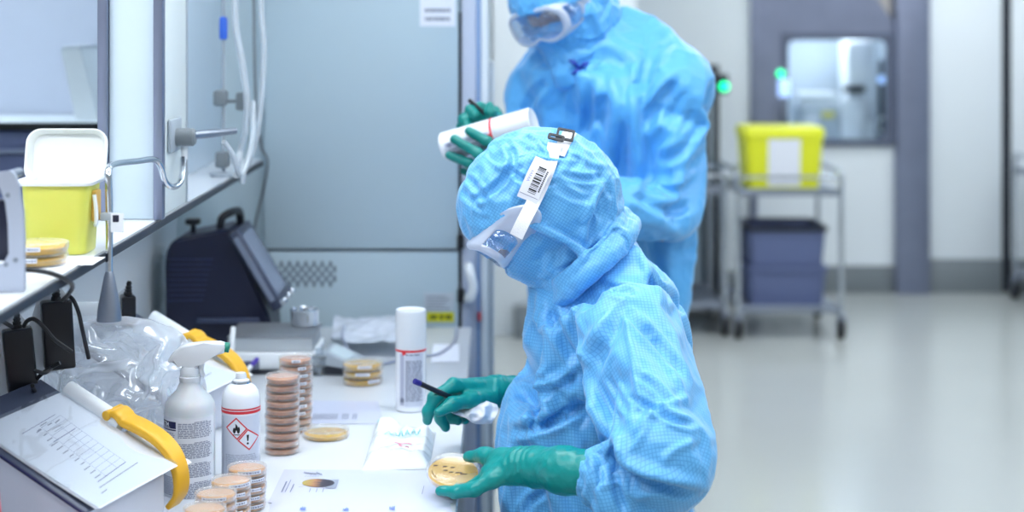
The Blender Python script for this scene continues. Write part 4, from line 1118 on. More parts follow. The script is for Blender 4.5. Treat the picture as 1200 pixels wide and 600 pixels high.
# sheet with the oval colour photograph
o1, fp = sheet('paper_sheet', 'sleeved sheet with a brown and black oval photograph on the bench', 'paper', c4(((314, 590), (531, 590), (505, 552), (333, 551)), TZ), TZ + .0004, M_sleeve, curl=.0006)
bm = BM(); ov = [(373 + 19 * math.cos(a), 566.8 + 4.8 * math.sin(a)) for a in np.linspace(0, 2 * PI, 29)[:-1]]
bm2 = BM(); add_poly(bm2, [(384, 563), (397.5, 562.5), (393.5, 573), (381, 573)], lambda x, y: fp(x, y) + Vector((0, 0, .0001)), sub=2); obj('photo_background', bm2, mat('photo_grey', (150, 158, 176), .5), o1)
add_poly(bm, ov, lambda x, y: fp(x, y) + Vector((0, 0, .0003)), sub=1)
mo = bpy.data.materials.new('oval_photo'); mo.use_nodes = True; nt = mo.node_tree; b = nt.nodes['Principled BSDF']; b.inputs['Roughness'].default_value = .4
tc = nt.nodes.new('ShaderNodeTexCoord'); sx_ = nt.nodes.new('ShaderNodeSeparateXYZ'); cr = nt.nodes.new('ShaderNodeValToRGB'); nz_ = nt.nodes.new('ShaderNodeTexNoise'); nz_.inputs['Scale'].default_value = 160; ad = nt.nodes.new('ShaderNodeMath'); ad.operation = 'MULTIPLY_ADD'; ad.inputs[1].default_value = .35; 
nt.links.new(tc.outputs['Generated'], sx_.inputs[0]); nt.links.new(tc.outputs['Object'], nz_.inputs['Vector']); nt.links.new(nz_.outputs['Fac'], ad.inputs[0]); nt.links.new(sx_.outputs['X'], ad.inputs[2]); nt.links.new(ad.outputs[0], cr.inputs['Fac']); nt.links.new(cr.outputs['Color'], b.inputs['Base Color'])
e = cr.color_ramp.elements; e[0].position = .22; e[0].color = srgb(176, 162, 84); e[1].position = 1; e[1].color = srgb(58, 54, 70); n_ = e.new(.55); n_.color = srgb(176, 126, 88); n_ = e.new(.78); n_.color = srgb(70, 62, 74)
obj('oval_photograph', bm, mo, o1)
bm = BM(); f5 = lambda x, y: fp(x, y) + Vector((0, 0, .0002))
def stroke(pts, w=.5):
    q = [fp(*a) for a in pts]; add_line(bm, [(v.x, v.y) for v in q], w / 720, lambda x, y: Vector((x, y, q[0].z + .0002)))
for a, b_, w in (((336, 565), (330, 577.5), 1.8), ((341, 563), (334, 577.5), .9), ((344.5, 568), (340, 577.5), 1.2), ((350, 571.5), (356, 571), 1)): stroke([a, b_], w)
rnd = random.Random(5)
for k in range(9):
    x = 356 + k * 2.4; y = 554.5 + rnd.uniform(-.8, .8) + .2 * k; stroke([(x, y + 1), (x + 1, y - 1.3), (x + 1.6, y + 1.2), (x + 2.4, y - .4)], .55)
for k in range(6): x = 357 + k * 3; stroke([(x, 559.5), (x + 2, 558.2 + rnd.uniform(-.5, .5))], .5)
for x in (364, 372, 379.5): stroke([(x, 573), (x - 1.6, 577.6)], .9)
stroke([(497, 570), (494.5, 580)], .7)
obj('handwriting', bm, M_inkg, o1)
o2, fp = sheet('paper_sheet', 'sleeved sheet with blue marks overlapping the bottom edge of the photo', 'paper', c4(((300, 640), (541, 640), (525, 583.5), (322, 582)), TZ), TZ + .0022, M_sleeve, curl=.0006)
bm = BM()
for cx, cy in ((354.5, 597.5), (404.5, 598), (459, 597)):
    for k in range(4): stroke([(cx - 3 + k * 1.7, cy + 1.6), (cx - 2 + k * 1.9, cy - 2.2 + rnd.uniform(-1, 1)), (cx - 1 + k * 1.5, cy + 1.8)], .6)
obj('blue_marks', bm, mat('blue_ink', (110, 140, 220), .6), o2)
o3, fp = sheet('paper_sheet', 'printed sheet behind the tall plate stacks and single gold dish', 'paper', c4(((352, 497), (450, 497), (443, 471), (360, 470)), TZ), TZ + .0004, M_sleeve, curl=.0006)
bm = BM()
for x0, x1 in ((367, 395), (401, 408), (413, 419)):
    x = x0
    while x < x1: stroke([(x, 492), (x + 1.2, 485.5)], 1.1); x += 2.1
obj('printed_bars', bm, M_inkg, o3)

# wipes pouch with turquoise corner: a puffed, wrinkled bag
def pouch():
    cs = c4(((424, 552.5), (503, 550), (511, 508), (441, 497)), TZ)
    a, b, c, d = cs; nx, ny = 44, 36; bm = BM()
    ii, jj = np.meshgrid(np.linspace(0, 1, nx + 1), np.linspace(0, 1, ny + 1))
    pts = []
    for v, u_ in zip(jj.ravel(), ii.ravel()): pts.append(a.lerp(b, u_).lerp(d.lerp(c, u_), v))
    pts = np.array([[q.x, q.y, 0] for q in pts]); U, V_ = ii.ravel(), jj.ravel()
    edge = np.clip(np.minimum(np.minimum(U, 1 - U) * 9, np.minimum(V_, 1 - V_) * 7), 0, 1)
    hgt = .007 * edge ** .7 + edge * (.010 * (1 - np.abs(perlin(pts * 13 + 3)) * 3).clip(-.4) + .005 * (1 - np.abs(perlin(pts * 31 + 8)) * 3).clip(-.5)) + .011 * np.exp(-((V_ - .72 - .1 * np.sin(U * 7)) / .07) ** 2) * edge
    hgt = np.maximum(hgt, .0006 * edge)
    top = [bm.verts.new((x, y, TZ + .0016 + h_)) for (x, y, _), h_ in zip(pts, hgt)]
    bot = [bm.verts.new((x, y, TZ + .0008)) for x, y, _ in pts]
    I = lambda i, j: j * (nx + 1) + i
    for j in range(ny):
        for i in range(nx):
            f = bm.faces.new([top[k] for k in (I(i, j), I(i + 1, j), I(i + 1, j + 1), I(i, j + 1))]); bm.faces.new([bot[k] for k in (I(i, j), I(i, j + 1), I(i + 1, j + 1), I(i + 1, j))])
    for i in range(nx):
        for j in (0, ny): bm.faces.new((top[I(i, j)], bot[I(i, j)], bot[I(i + 1, j)], top[I(i + 1, j)]))
    for j in range(ny):
        for i in (0, nx): bm.faces.new((top[I(i, j)], top[I(i, j + 1)], bot[I(i, j + 1)], bot[I(i, j)]))
    o = obj('wipes_pouch', bm, mat('pouch_white', (222, 228, 232), .22), None, 80); tag(o, 'crumpled white wipes pouch with turquoise corner beside the hand-held dish', 'pouch')
    H = lambda x, y: TZ + .0016 + float(np.interp(0, [0], [0]))
    g = hgt.reshape(ny + 1, nx + 1)
    def on(u_, v): i = min(int(u_ * nx), nx); j = min(int(v * ny), ny); q = a.lerp(b, u_).lerp(d.lerp(c, u_), v); return Vector((q.x, q.y, TZ + .0026 + float(g[max(j - 1, 0):j + 2, max(i - 1, 0):i + 2].max())))
    bm = BM(); add_poly(bm, [(.04, .86), (.10, .88), (.11, 1.0), (.05, .97)], on, sub=3); add_poly(bm, [(.08, .93), (.14, .9), (.12, .99)], on, sub=2); obj('turquoise_corner', bm, mat('turquoise', (40, 170, 160), .35), o)
    bm = BM()
    for r_ in range(2): pass
    add_line(bm, [(.24 + .05 * k, .54 + (.05 if k % 2 else -.03)) for k in range(12)], .014, on)
    obj('teal_print', bm, mat('teal_print', (120, 200, 205), .5), o)
    bm = BM()
    for q_ in (((.42, .36), (.52, .3), (.62, .33), (.7, .3)), ((.5, .28), (.58, .24), (.66, .25))): add_line(bm, list(q_), .018, on)
    obj('pink_print', bm, mat('pink_print', (232, 130, 160), .5), o)
pouch()
# white film and a grey cable behind the gold dishes
of, fp = sheet('plastic_film', 'crumpled white plastic film lying before the incubator right of the balance', 'plastic film', [(-.375, 3.66, 0), (-.20, 3.62, 0), (-.215, 3.97, 0), (-.40, 3.97, 0)], TZ + .0004, mat('film_white', (228, 234, 246), .25, trans=.2), th=.0005, curl=.05, nx=40, ny=40, rough=.006, seed=3)
cb_pts = [(355, 378), (372, 384), (388, 391), (406, 398), (422, 403), (440, 401), (462, 399)]
cableobj('cable', [Vector((-.355, 3.75, TZ + .05)), Vector((-.345, 3.62, TZ + .045)), Vector((-.31, 3.57, TZ + .01)), Vector((-.26, 3.55, TZ + .005)), Vector((-.22, 3.58, TZ + .005)), Vector((-.17, 3.62, TZ + .005)), Vector((-.13, 3.66, TZ + .005)), Vector((-.10, 3.8, TZ + .005)), Vector((-.1, 3.98, TZ + .005))], .0032, mat('cable_grey', (150, 158, 178), .4), 'grey cable curling over the bench in front of the white film', 'cable', 6)
# loose note at the back of the bench
sheet('paper_sheet', 'small white note lying at the back right corner of the bench', 'paper', c4(((505, 425), (538, 425), (538, 404), (508, 404)), TZ), TZ + .0004, mat('note_lilac', (226, 230, 242), .5), curl=.001)

# ------------------------------------------------------------------ ledge: yellow bin, aluminium device, cords
s = 812; Yb = F / s
bx0, bx1, by0, by1 = -.690, -.592, Yb, Yb + .088; bh = .104
t = thing('sharps_bin', 'yellow sharps bin with open white lid standing on the ledge', 'sharps bin', ((bx0 + bx1) / 2, (by0 + by1) / 2, SZ + .0008))
bw, bd_ = (bx1 - bx0) / 2, (by1 - by0) / 2
rr = lambda k, z, e=0: [Vector((x, y, z)) for x, y in round_rect(2 * bw * k + e, 2 * bd_ * k + e, .014, 5)]
bm = BM(); add_rings(bm, [rr(.87, 0), rr(.89, .003), rr(1.0, bh), rr(.96, bh), rr(.86, .006)]); bn = obj('body', bm, mat('bin_yellow', (216, 218, 98), .35, sss=.05), t)
bm = BM(); add_rings(bm, [rr(1.0, bh - .004, .003), rr(1.03, bh - .004, .007), rr(1.05, bh + .001, .008), rr(1.03, bh + .0045, .006), rr(.95, bh + .003), rr(.93, bh - .006)], False, False); obj('collar', bm, M_plast, t)
# open lid: a shallow tray standing on the back rim, leaning back
lw, lh = .122, .082
bm = BM(); RR = lambda k, d: [Vector((x, y, d)) for x, y in round_rect(lw * k, lh * k, .022 * k, 6)]
add_rings(bm, [RR(.82, .014), RR(.9, .0125), RR(.985, .001), RR(1.0, .0), RR(1.0, -.005), RR(.965, -.005), RR(.93, -.003), RR(.86, .0095), RR(.5, .0105)], True, True)
tl = math.radians(14)
M = basis((1, 0, 0), (0, math.sin(tl), math.cos(tl)), (0, math.cos(tl), -math.sin(tl)), (-.004, bd_ - .001, bh + .032))
bm.transform(M); lid = obj('lid', bm, M_plast, t)
bm = BM(); add_lathe(bm, [(.022, .0), (.022, .0018), (.019, .0024)], 30, (0, 0, -1), (.004, -.012, .0104)); 
bm.transform(M); o = obj('flap', bm, M_plast, lid)
bm = BM(); add_box(bm, (bw - .002, -.014, .045), (bw + .006, .014, .09), .002); obj('side_label', bm, mat('bin_label', (222, 178, 90), .5), t)
bm = BM(); add_tube(bm, [(bw + .004, -.02, .085), (bw + .007, -.022, .065), (bw + .007, -.02, .045), (bw + .004, -.014, .04)], .003, 8, 5); obj('catch', bm, M_plast, t)
# slip of paper over the ledge edge
pz_ = lambda px, py, z: PZ(px, py, z)
o, _ = sheet('paper_slip', 'white paper slip under the yellow bin jutting past the ledge edge', 'paper', [Vector((-.66, 2.24, 0)), Vector((-.562, 2.25, 0)), Vector((-.562, 2.325, 0)), Vector((-.66, 2.33, 0))], SZ + .0002, M_paper, th=.0003, curl=.0002)
# aluminium device at the left edge
s = 940; Ya = F / s
t = thing('aluminium_stand', 'aluminium side plate of a device cut off by the left edge', 'device', (-.604, Ya, SZ + .0032))
a_ = lambda px, py: ((px - PX) / s + .604, CAM_H - (py - PY) / s - SZ)
outl = [a_(*v) for v in ((28.5, 345), (28.5, 285), (27, 250), (22, 220), (18, 208), (12, 203), (-4, 205), (-14, 212), (-8, 216), (0, 224), (6, 240), (9, 265), (10, 300), (4, 312), (-14, 316), (-18, 345))]
bm = BM(); add_prism(bm, outl, (1, 0, 0), (0, 0, 1), (0, 1, 0), (0, 0, 0), .006); sp_ = obj('side_plate', bm, mat('aluminium', (190, 198, 214), .32, metal=.75), t)
for v in ((9, 232), (18, 308), (7, 313)):
    bm = BM(); x, z = a_(*v); add_lathe(bm, [(.003, 0), (.003, .0012), (.0018, .0016)], 14, (0, -1, 0), (x, 0, z)); obj('screw', bm, M_steel, sp_)
bm = BM(); x, z = a_(-30, 240); x2, z2_ = a_(14, 312); add_box(bm, (x, .02, z2_), (x2, .05, z), .003); obj('dark_panel', bm, M_dev, t)
bm = BM(); x, z = a_(-40, 322); x2, z2_ = a_(12, 344.5); add_box(bm, (x, .0065, z2_ + .0005), (x2, .06, z), .003); obj('base', bm, M_plast, t)
bm = BM(); x, z = a_(-40, 208); x2, z2_ = a_(14, 216); add_tube(bm, [(x2 - .008, .006, z - .002), (x2 - .008, .06, z - .002)], .006, 12); obj('cross_bar', bm, M_steel, t)
# black cords and power adapters hung on white clips below the ledge
def adapter(label, px0, px1, py0, py1, Y, tilt=.12):
    s = F / Y; xc, zc_ = ((px0 + px1) / 2 - PX) / s, CAM_H - ((py0 + py1) / 2 - PY) / s
    w, h = (px1 - px0) / s, (py1 - py0) / s
    t = thing('power_adapter', label, 'power adapter', (xc, Y, zc_), 0)
    R = Matrix.Rotation(-tilt, 4, 'Y') @ Matrix.Rotation(.35, 4, 'Z')
    bm = BM(); add_box(bm, (-w * .46, -.014, -h / 2), (w * .46, .02, h / 2), .004, 3); bm.transform(R); bd = obj('body', bm, M_blackp, t)
    bm = BM(); add_lathe(bm, [(.008, 0), (.0075, .006), (.006, .007), (.0068, .011), (.005, .012), (.006, .016), (.0042, .018), (.005, .022), (.0032, .026)], 16, (.1, 0, 1), (0, .003, h / 2 - .001)); bm.transform(R); obj('strain_relief', bm, M_black, t)
    bm = BM(); V = [R @ Vector((-w * .62 + .012 * math.sin(k * .4), .024, -h * .5 + h * 1.15 * k / 8)) for k in range(9)]
    add_prism(bm, [(-w * .95, -h * .35), (-w * .6, -h * .6), (w * .3, -h * .55), (w * .4, h * .5), (w * .15, h * .70), (-w * .15, h * .68), (-w * .55, h * .48), (-w * .85, h * .1)], R @ Vector((1, 0, 0)), R @ Vector((0, 0, 1)), R @ Vector((0, 1, 0)), R @ Vector((0, .021, 0)), .003)
    cl = obj('clip_plate', bm, M_plast, t)
    bm = BM(); add_box(bm, (-.7995 - xc, .02, -.012), (-.0, .03, .012), .003); obj('wall_bracket', bm, M_plast, cl)
    return t
adapter('black power adapter hanging on a white clip at the left edge', 5, 42, 385, 460, 2.512, .1)
adapter('black power adapter hanging by the clear bag, second from the left edge', 49, 87, 352, 432, 2.57, .06)
adapter('small black power adapter with white clip behind the probe cone', 141, 159, 346, 383, 2.9, .0)
A = lambda px, py, Y=2.45: P(px, py, Y)
cableobj('black_cable', [A(22, 316, 2.06), A(42, 317, 2.08), A(62, 321, 2.12), A(78, 328, 2.15), A(85, 335, 2.2), A(80, 345, 2.3), A(73, 352, 2.48)], .0032, M_black, 'black cord running from the aluminium device over the ledge edge', 'cable', 6, 'black cords')
cableobj('black_cable', [A(76, 352, 2.52), A(80, 347, 2.5), A(86, 352, 2.49), A(92, 366, 2.49), A(96, 384, 2.5), A(104, 420, 2.52)], .0032, M_black, 'black cord looping over the second adapter down behind the bag', 'cable', 6, 'black cords')
cableobj('black_cable', [A(28, 382, 2.455), A(32, 376, 2.44), A(40, 374, 2.43), A(52, 384, 2.43), A(64, 398, 2.44), A(84, 412, 2.46)], .0032, M_black, 'black cord arching from the first adapter towards the second', 'cable', 6, 'black cords')
cableobj('black_cable', [A(-20, 362, 2.3), A(-6, 371, 2.36), A(4, 377, 2.42), A(14, 383, 2.47)], .0032, M_black, 'black cord coming in from the left edge above the first adapter', 'cable', 6, 'black cords')
cableobj('black_cable', [A(70, 425, 2.5), A(58, 432, 2.50), A(47, 440, 2.50), A(39, 450, 2.53), A(36, 458, 2.56)], .0032, M_black, 'black cord crossing low from second adapter to behind the first', 'cable', 6, 'black cords')
cableobj('black_cable', [A(40, 434, 2.46), A(52, 437, 2.47), A(60, 432, 2.5)], .003, M_black, 'short black cord between the two hanging adapters', 'cable', 6, 'black cords')
cableobj('black_cable', [A(38, 452, 2.45), A(42, 460, 2.50), A(48, 466, 2.57)], .0032, M_black, 'black cord end dropping behind the grey stand plate', 'cable', 6, 'black cords')
# ================================================================== people in cleanroom suits
def cloth_mat(name, col, line, period=.0048, lw=.2, strength=.8):
    m = bpy.data.materials.new(name); m.use_nodes = True; nt = m.node_tree; b = nt.nodes['Principled BSDF']; L = nt.links.new
    uv = nt.nodes.new('ShaderNodeUVMap'); uv.uv_map = 'UVMap'; sp = nt.nodes.new('ShaderNodeSeparateXYZ'); L(uv.outputs[0], sp.inputs[0])
    g = []
    for ax in ('X', 'Y'):
        d = nt.nodes.new('ShaderNodeMath'); d.operation = 'DIVIDE'; d.inputs[1].default_value = period; L(sp.outputs[ax], d.inputs[0])
        f = nt.nodes.new('ShaderNodeMath'); f.operation = 'FRACT'; L(d.outputs[0], f.inputs[0])
        c = nt.nodes.new('ShaderNodeMath'); c.operation = 'LESS_THAN'; c.inputs[1].default_value = lw; L(f.outputs[0], c.inputs[0]); g.append(c)
    mx = nt.nodes.new('ShaderNodeMath'); mx.operation = 'MAXIMUM'; L(g[0].outputs[0], mx.inputs[0]); L(g[1].outputs[0], mx.inputs[1])
    mu = nt.nodes.new('ShaderNodeMath'); mu.operation = 'MULTIPLY'; mu.inputs[1].default_value = strength; L(mx.outputs[0], mu.inputs[0])
    tc = nt.nodes.new('ShaderNodeTexCoord'); n = nt.nodes.new('ShaderNodeTexNoise'); n.inputs['Scale'].default_value = 9; n.inputs['Detail'].default_value = 5; L(tc.outputs['Object'], n.inputs['Vector'])
    base = nt.nodes.new('ShaderNodeMix'); base.data_type = 'RGBA'; base.blend_type = 'MULTIPLY'; base.inputs['Factor'].default_value = .08; base.inputs[6].default_value = srgb(*col); L(n.outputs['Fac'], base.inputs[7])
    mc = nt.nodes.new('ShaderNodeMix'); mc.data_type = 'RGBA'; L(mu.outputs[0], mc.inputs['Factor']); L(base.outputs[2], mc.inputs[6]); mc.inputs[7].default_value = srgb(*line)
    L(mc.outputs[2], b.inputs['Base Color'])
    b.inputs['Roughness'].default_value = .42; b.inputs['Specular IOR Level'].default_value = .55
    b.inputs['Sheen Weight'].default_value = .25; b.inputs['Sheen Roughness'].default_value = .4
    b.inputs['Subsurface Weight'].default_value = .0
    n2 = nt.nodes.new('ShaderNodeTexNoise'); n2.inputs['Scale'].default_value = 55; n2.inputs['Detail'].default_value = 4; L(tc.outputs['Object'], n2.inputs['Vector'])
    bp = nt.nodes.new('ShaderNodeBump'); bp.inputs['Strength'].default_value = .25; bp.inputs['Distance'].default_value = .004; L(n2.outputs['Fac'], bp.inputs['Height']); L(bp.outputs['Normal'], b.inputs['Normal'])
    return m
M_suit = cloth_mat('suit_blue', (104, 184, 239), (64, 138, 206), .0047, .24, .6)
M_suit2 = cloth_mat('suit_blue_plain', (92, 176, 236), (76, 156, 222), strength=.5)
M_glove = mat('green_glove', (0, 140, 138), .33, noise=.12, nscale=25, bump=.15, bscale=90)
M_glove2 = mat('dark_green_glove', (0, 126, 120), .36, noise=.12, nscale=25, bump=.15, bscale=90)
M_skin = mat('skin', (196, 146, 128), .45, sss=.15, noise=.1)
M_skin2 = mat('skin_b', (176, 128, 116), .45, sss=.15, noise=.1)
M_frame = clear_mat('goggle_frame', (238, 242, 250), .72, .97, .18, .85)
M_lens = clear_mat('goggle_lens', (240, 245, 252), .06, .55, .04, .12)
M_strap = mat('white_strap', (240, 242, 248), .55, bump=.3, bscale=400)

def Q(x, y, Y): return np.array(P(x, y, Y))

DRAPE = True
def drape(V, Fc, w, bend, shr, frames, extra=0):
    """let the suit buckle like cloth about its own shape: a soft pull back to the start, slightly longer threads"""
    if not DRAPE: return V
    sc = bpy.context.scene
    me = mesh_from('drape', V, Fc); o = bpy.data.objects.new('drape', me); C.objects.link(o)
    vg = o.vertex_groups.new(name='pin'); w = np.broadcast_to(np.asarray(w, float), (len(V),))
    qw = np.round(w * 40) / 40
    for v in np.unique(qw): vg.add(np.nonzero(qw == v)[0].tolist(), float(max(v, .01)), 'REPLACE')
    md = o.modifiers.new('cloth', 'CLOTH'); s = md.settings
    s.quality = 6; s.mass = .15
    s.tension_stiffness = s.compression_stiffness = 25; s.shear_stiffness = 12; s.bending_stiffness = bend
    s.tension_damping = s.compression_damping = 5; s.air_damping = 4
    s.vertex_group_mass = 'pin'; s.pin_stiffness = 1; s.shrink_min = shr
    s.effector_weights.gravity = extra
    md.collision_settings.use_collision = False; md.point_cache.frame_end = frames + 2
    for k in range(1, frames + 1): sc.frame_set(k)
    dg = bpy.context.evaluated_depsgraph_get()
    m2 = bpy.data.meshes.new_from_object(o.evaluated_get(dg))
    co = np.empty(len(V) * 3, np.float32); m2.vertices.foreach_get('co', co)
    bpy.data.objects.remove(o); bpy.data.meshes.remove(me); bpy.data.meshes.remove(m2); sc.frame_set(1)
    co = co.reshape(-1, 3).astype(float)
    return co if np.isfinite(co).all() else V

def crease(V, Fc, amp=.0012, sc=24, seed=0, mask=1.0):
    """fine sharp creases on top of the folds"""
    N, _ = vnormals(V, Fc)
    q = V + .03 * np.stack([perlin(V * 7 + seed + k * 3.3) for k in range(3)], 1)
    r = 1 - np.abs(perlin(q * sc + seed)) * 3.2
    r2 = 1 - np.abs(perlin(q * sc * 2.1 + seed + 7)) * 3.2
    d = amp * (np.clip(r, 0, 1) ** 2 * 1.0 + .5 * np.clip(r2, 0, 1) ** 2 - .3)
    return V + N * (d * mask)[:, None]

FOLD = 1.3
def press_folds(V, Fc, lines):
    """pinch folds into the cloth along given courses: (points, width, depth, kind, nearest and farthest Y); courses are met along the sight line and raise or sink real cloth"""
    N, _ = vnormals(V, Fc)
    sy = F / V[:, 1]; X = PX + V[:, 0] * sy; Yp_ = PY + (CAM_H - V[:, 2]) * sy
    view = V - np.array([0, 0, CAM_H]); view /= np.linalg.norm(view, axis=1, keepdims=True)
    fac = np.clip(-(N * view).sum(1) * 2.5, 0, 1)
    D = np.zeros(len(V))
    for pts, w, amp, kind, y0, y1 in lines:
        q = np.array([list(p)[:2] for p in catmull([(a, b, 0) for a, b in pts], 5)])
        best = np.full(len(V), 1e9); sg = np.zeros(len(V)); tt = np.zeros(len(V)); m = len(q) - 1
        near = (X > q[:, 0].min() - 4 * w) & (X < q[:, 0].max() + 4 * w) & (Yp_ > q[:, 1].min() - 4 * w) & (Yp_ < q[:, 1].max() + 4 * w) & (V[:, 1] > y0) & (V[:, 1] < y1) & (fac > 0)
        ix = np.nonzero(near)[0]
        if not len(ix): continue
        for i in range(m):
            ax, ay = q[i]; bx, by = q[i + 1]; dx, dy = bx - ax, by - ay; L2 = dx * dx + dy * dy + 1e-9
            t = np.clip(((X[ix] - ax) * dx + (Yp_[ix] - ay) * dy) / L2, 0, 1)
            ex, ey = X[ix] - ax - t * dx, Yp_[ix] - ay - t * dy; d = np.sqrt(ex * ex + ey * ey); k = d < best[ix]
            j = ix[k]; best[j] = d[k]; sg[j] = np.sign(dx * ey - dy * ex)[k]; tt[j] = (i + t[k]) / m
        ends = np.clip(np.minimum(tt, 1 - tt) * 5 + .15, 0, 1); z = best / w
        if kind == 'ridge': prof = np.exp(-z * z)
        elif kind == 'step': prof = 1.65 * sg * z * np.exp(-z * z / 2)
        else: prof = -np.exp(-z * z) + .6 * np.exp(-((z - 1.7) / .8) ** 2)
        D[ix] += (FOLD * amp * prof * ends * fac)[ix]
    return V + N * D[:, None]

def ring_caps(f, c, axis, R, r, n=20, flat=None, **kw):
    axis = Vector(axis).normalized(); u = axis.orthogonal().normalized(); v = axis.cross(u); c = Vector(c)
    pts = [c + u * R * math.cos(2 * PI * k / n) + v * R * math.sin(2 * PI * k / n) for k in range(n)]
    for a, b in zip(pts, pts[1:] + pts[:1]): f.cap(a, b, r, **kw)

def suit_piece(name, fld, frames_, m, parent, drp=None, smooth=3, cr=None, sub=1, wfn=None, folds=None):
    V, Fc = fld.mesh(smooth)
    reg = fld.region(V); uv = pattern_uv(V, Fc, reg, frames_)
    if drp:
        bend, shr, nf, w = drp
        V = drape(V, Fc, w if wfn is None else wfn(V), bend, shr, nf)
    V0, F0 = V, Fc
    if sub: V, Fc, uv = subdivide(V, Fc, uv)
    if cr: V = crease(V, Fc, *cr)
    if folds: V = press_folds(V, Fc, folds)
    o = link_mesh(name, mesh_from(name, V, Fc, uv), m, parent)
    return o, V0, F0

def plain_piece(name, fld, m, parent, smooth=3, wr=None, sub=1):
    V, Fc = fld.mesh(smooth)
    if sub: V, Fc, _ = subdivide(V, Fc)
    if wr is not None: V = wr(V, Fc)
    return link_mesh(name, mesh_from(name, V, Fc), m, parent)

def wrist_wrinkles(w, d, amp=.0011, length=.05, freq=520):
    w = np.array(w); d = np.array(d) / np.linalg.norm(d)
    def fn(V, Fc):
        N, _ = vnormals(V, Fc); t = (V - w) @ d
        ph = t * freq + 5.0 * perlin(V * 28) 
        e = np.exp(-(t / length) ** 2)
        n2 = perlin(V * 60) * .0012 + (1 - np.abs(perlin(V * 45 + 4)) * 3).clip(0) * .0009
        return V + N * (amp * np.sin(ph) * e * (.5 + perlin(V * 20 + 9)).clip(0, 1.2) + n2)[:, None]
    return fn

def local(f, u):
    f = np.array(f, float); f /= np.linalg.norm(f); u = np.array(u, float); u -= f * u.dot(f); u /= np.linalg.norm(u)
    return f, u, np.cross(f, u)      # forward, up, the side

def face(fld, Hc, f, u, r, skull=.088):
    """skull, jaw, nose, lips, brow ridge, ears; eyes come as parts"""
    g = lambda a, b, c: Hc + f * a + u * b + r * c
    fld.cap(g(-.02, .035, 0), g(.015, .03, 0), skull, skull * .93, flat=(r, .86), k=.03)
    fld.cap(g(.02, -.02, 0), g(.045, -.08, 0), .062, .036, flat=(r, .95), k=.03)
    fld.cap(g(.072, .02, -.032), g(.072, .02, .032), .016, k=.014)
    fld.cap(g(.083, .012, 0), g(.102, -.03, 0), .007, .011, k=.012)
    fld.cap(g(.082, -.058, -.016), g(.082, -.058, .016), .007, k=.006)
    fld.cap(g(.08, -.068, -.013), g(.08, -.068, .013), .007, k=.006)
    for s in (-1, 1):
        fld.cap(g(.058, -.018, s * .035), g(.05, -.03, s * .042), .018, .014, k=.02)
        fld.cap(g(-.012, .02, s * .076), g(-.018, -.02, s * .072), .012, .008, flat=(r, .6), k=.008)

def eyes(parent, Hc, f, u, r, rad=.0125, lid=True):
    for s in (-1, 1):
        c = Hc + f * .071 + u * .004 + r * (s * .031)
        bm = BM(); d = Vector(f * .9 - u * .35); d.normalize()
        add_lathe(bm, [(rad * math.sin(a), -rad * math.cos(a)) for a in np.linspace(.02, PI - .02, 16)], 20, d, Vector(c)); e = obj('eye', bm, mat('eye_white', (226, 224, 226), .2), parent)
        bm = BM(); add_lathe(bm, [(rad * .52, rad * .86), (rad * .3, rad * 1.0), (0, rad * 1.03)], 18, d, Vector(c)); obj('iris', bm, mat('iris_dark', (40, 28, 26), .15), e)
        bm = BM(); pts = [Vector(Hc + f * (.083 - .35 * abs(t) * .02) + u * (.026 + .004 * math.cos(t * 1.6)) + r * (s * (.031 + .02 * t))) for t in np.linspace(-1, 1, 9)]
        add_tube(bm, pts, [.003, .0055, .005, .002], 8); obj('eyebrow', bm, mat('brow_dark', (42, 30, 28), .7), parent)
        bm = BM(); pts = [Vector(c + f * (rad * .98 - .004 * abs(t)) + u * (rad * (.55 - .35 * t * t)) + r * (rad * 1.15 * t)) for t in np.linspace(-1, 1, 9)]
        add_tube(bm, pts, .0034, 6); obj('eyelash_line', bm, mat('brow_dark', (42, 30, 28), .7), e)

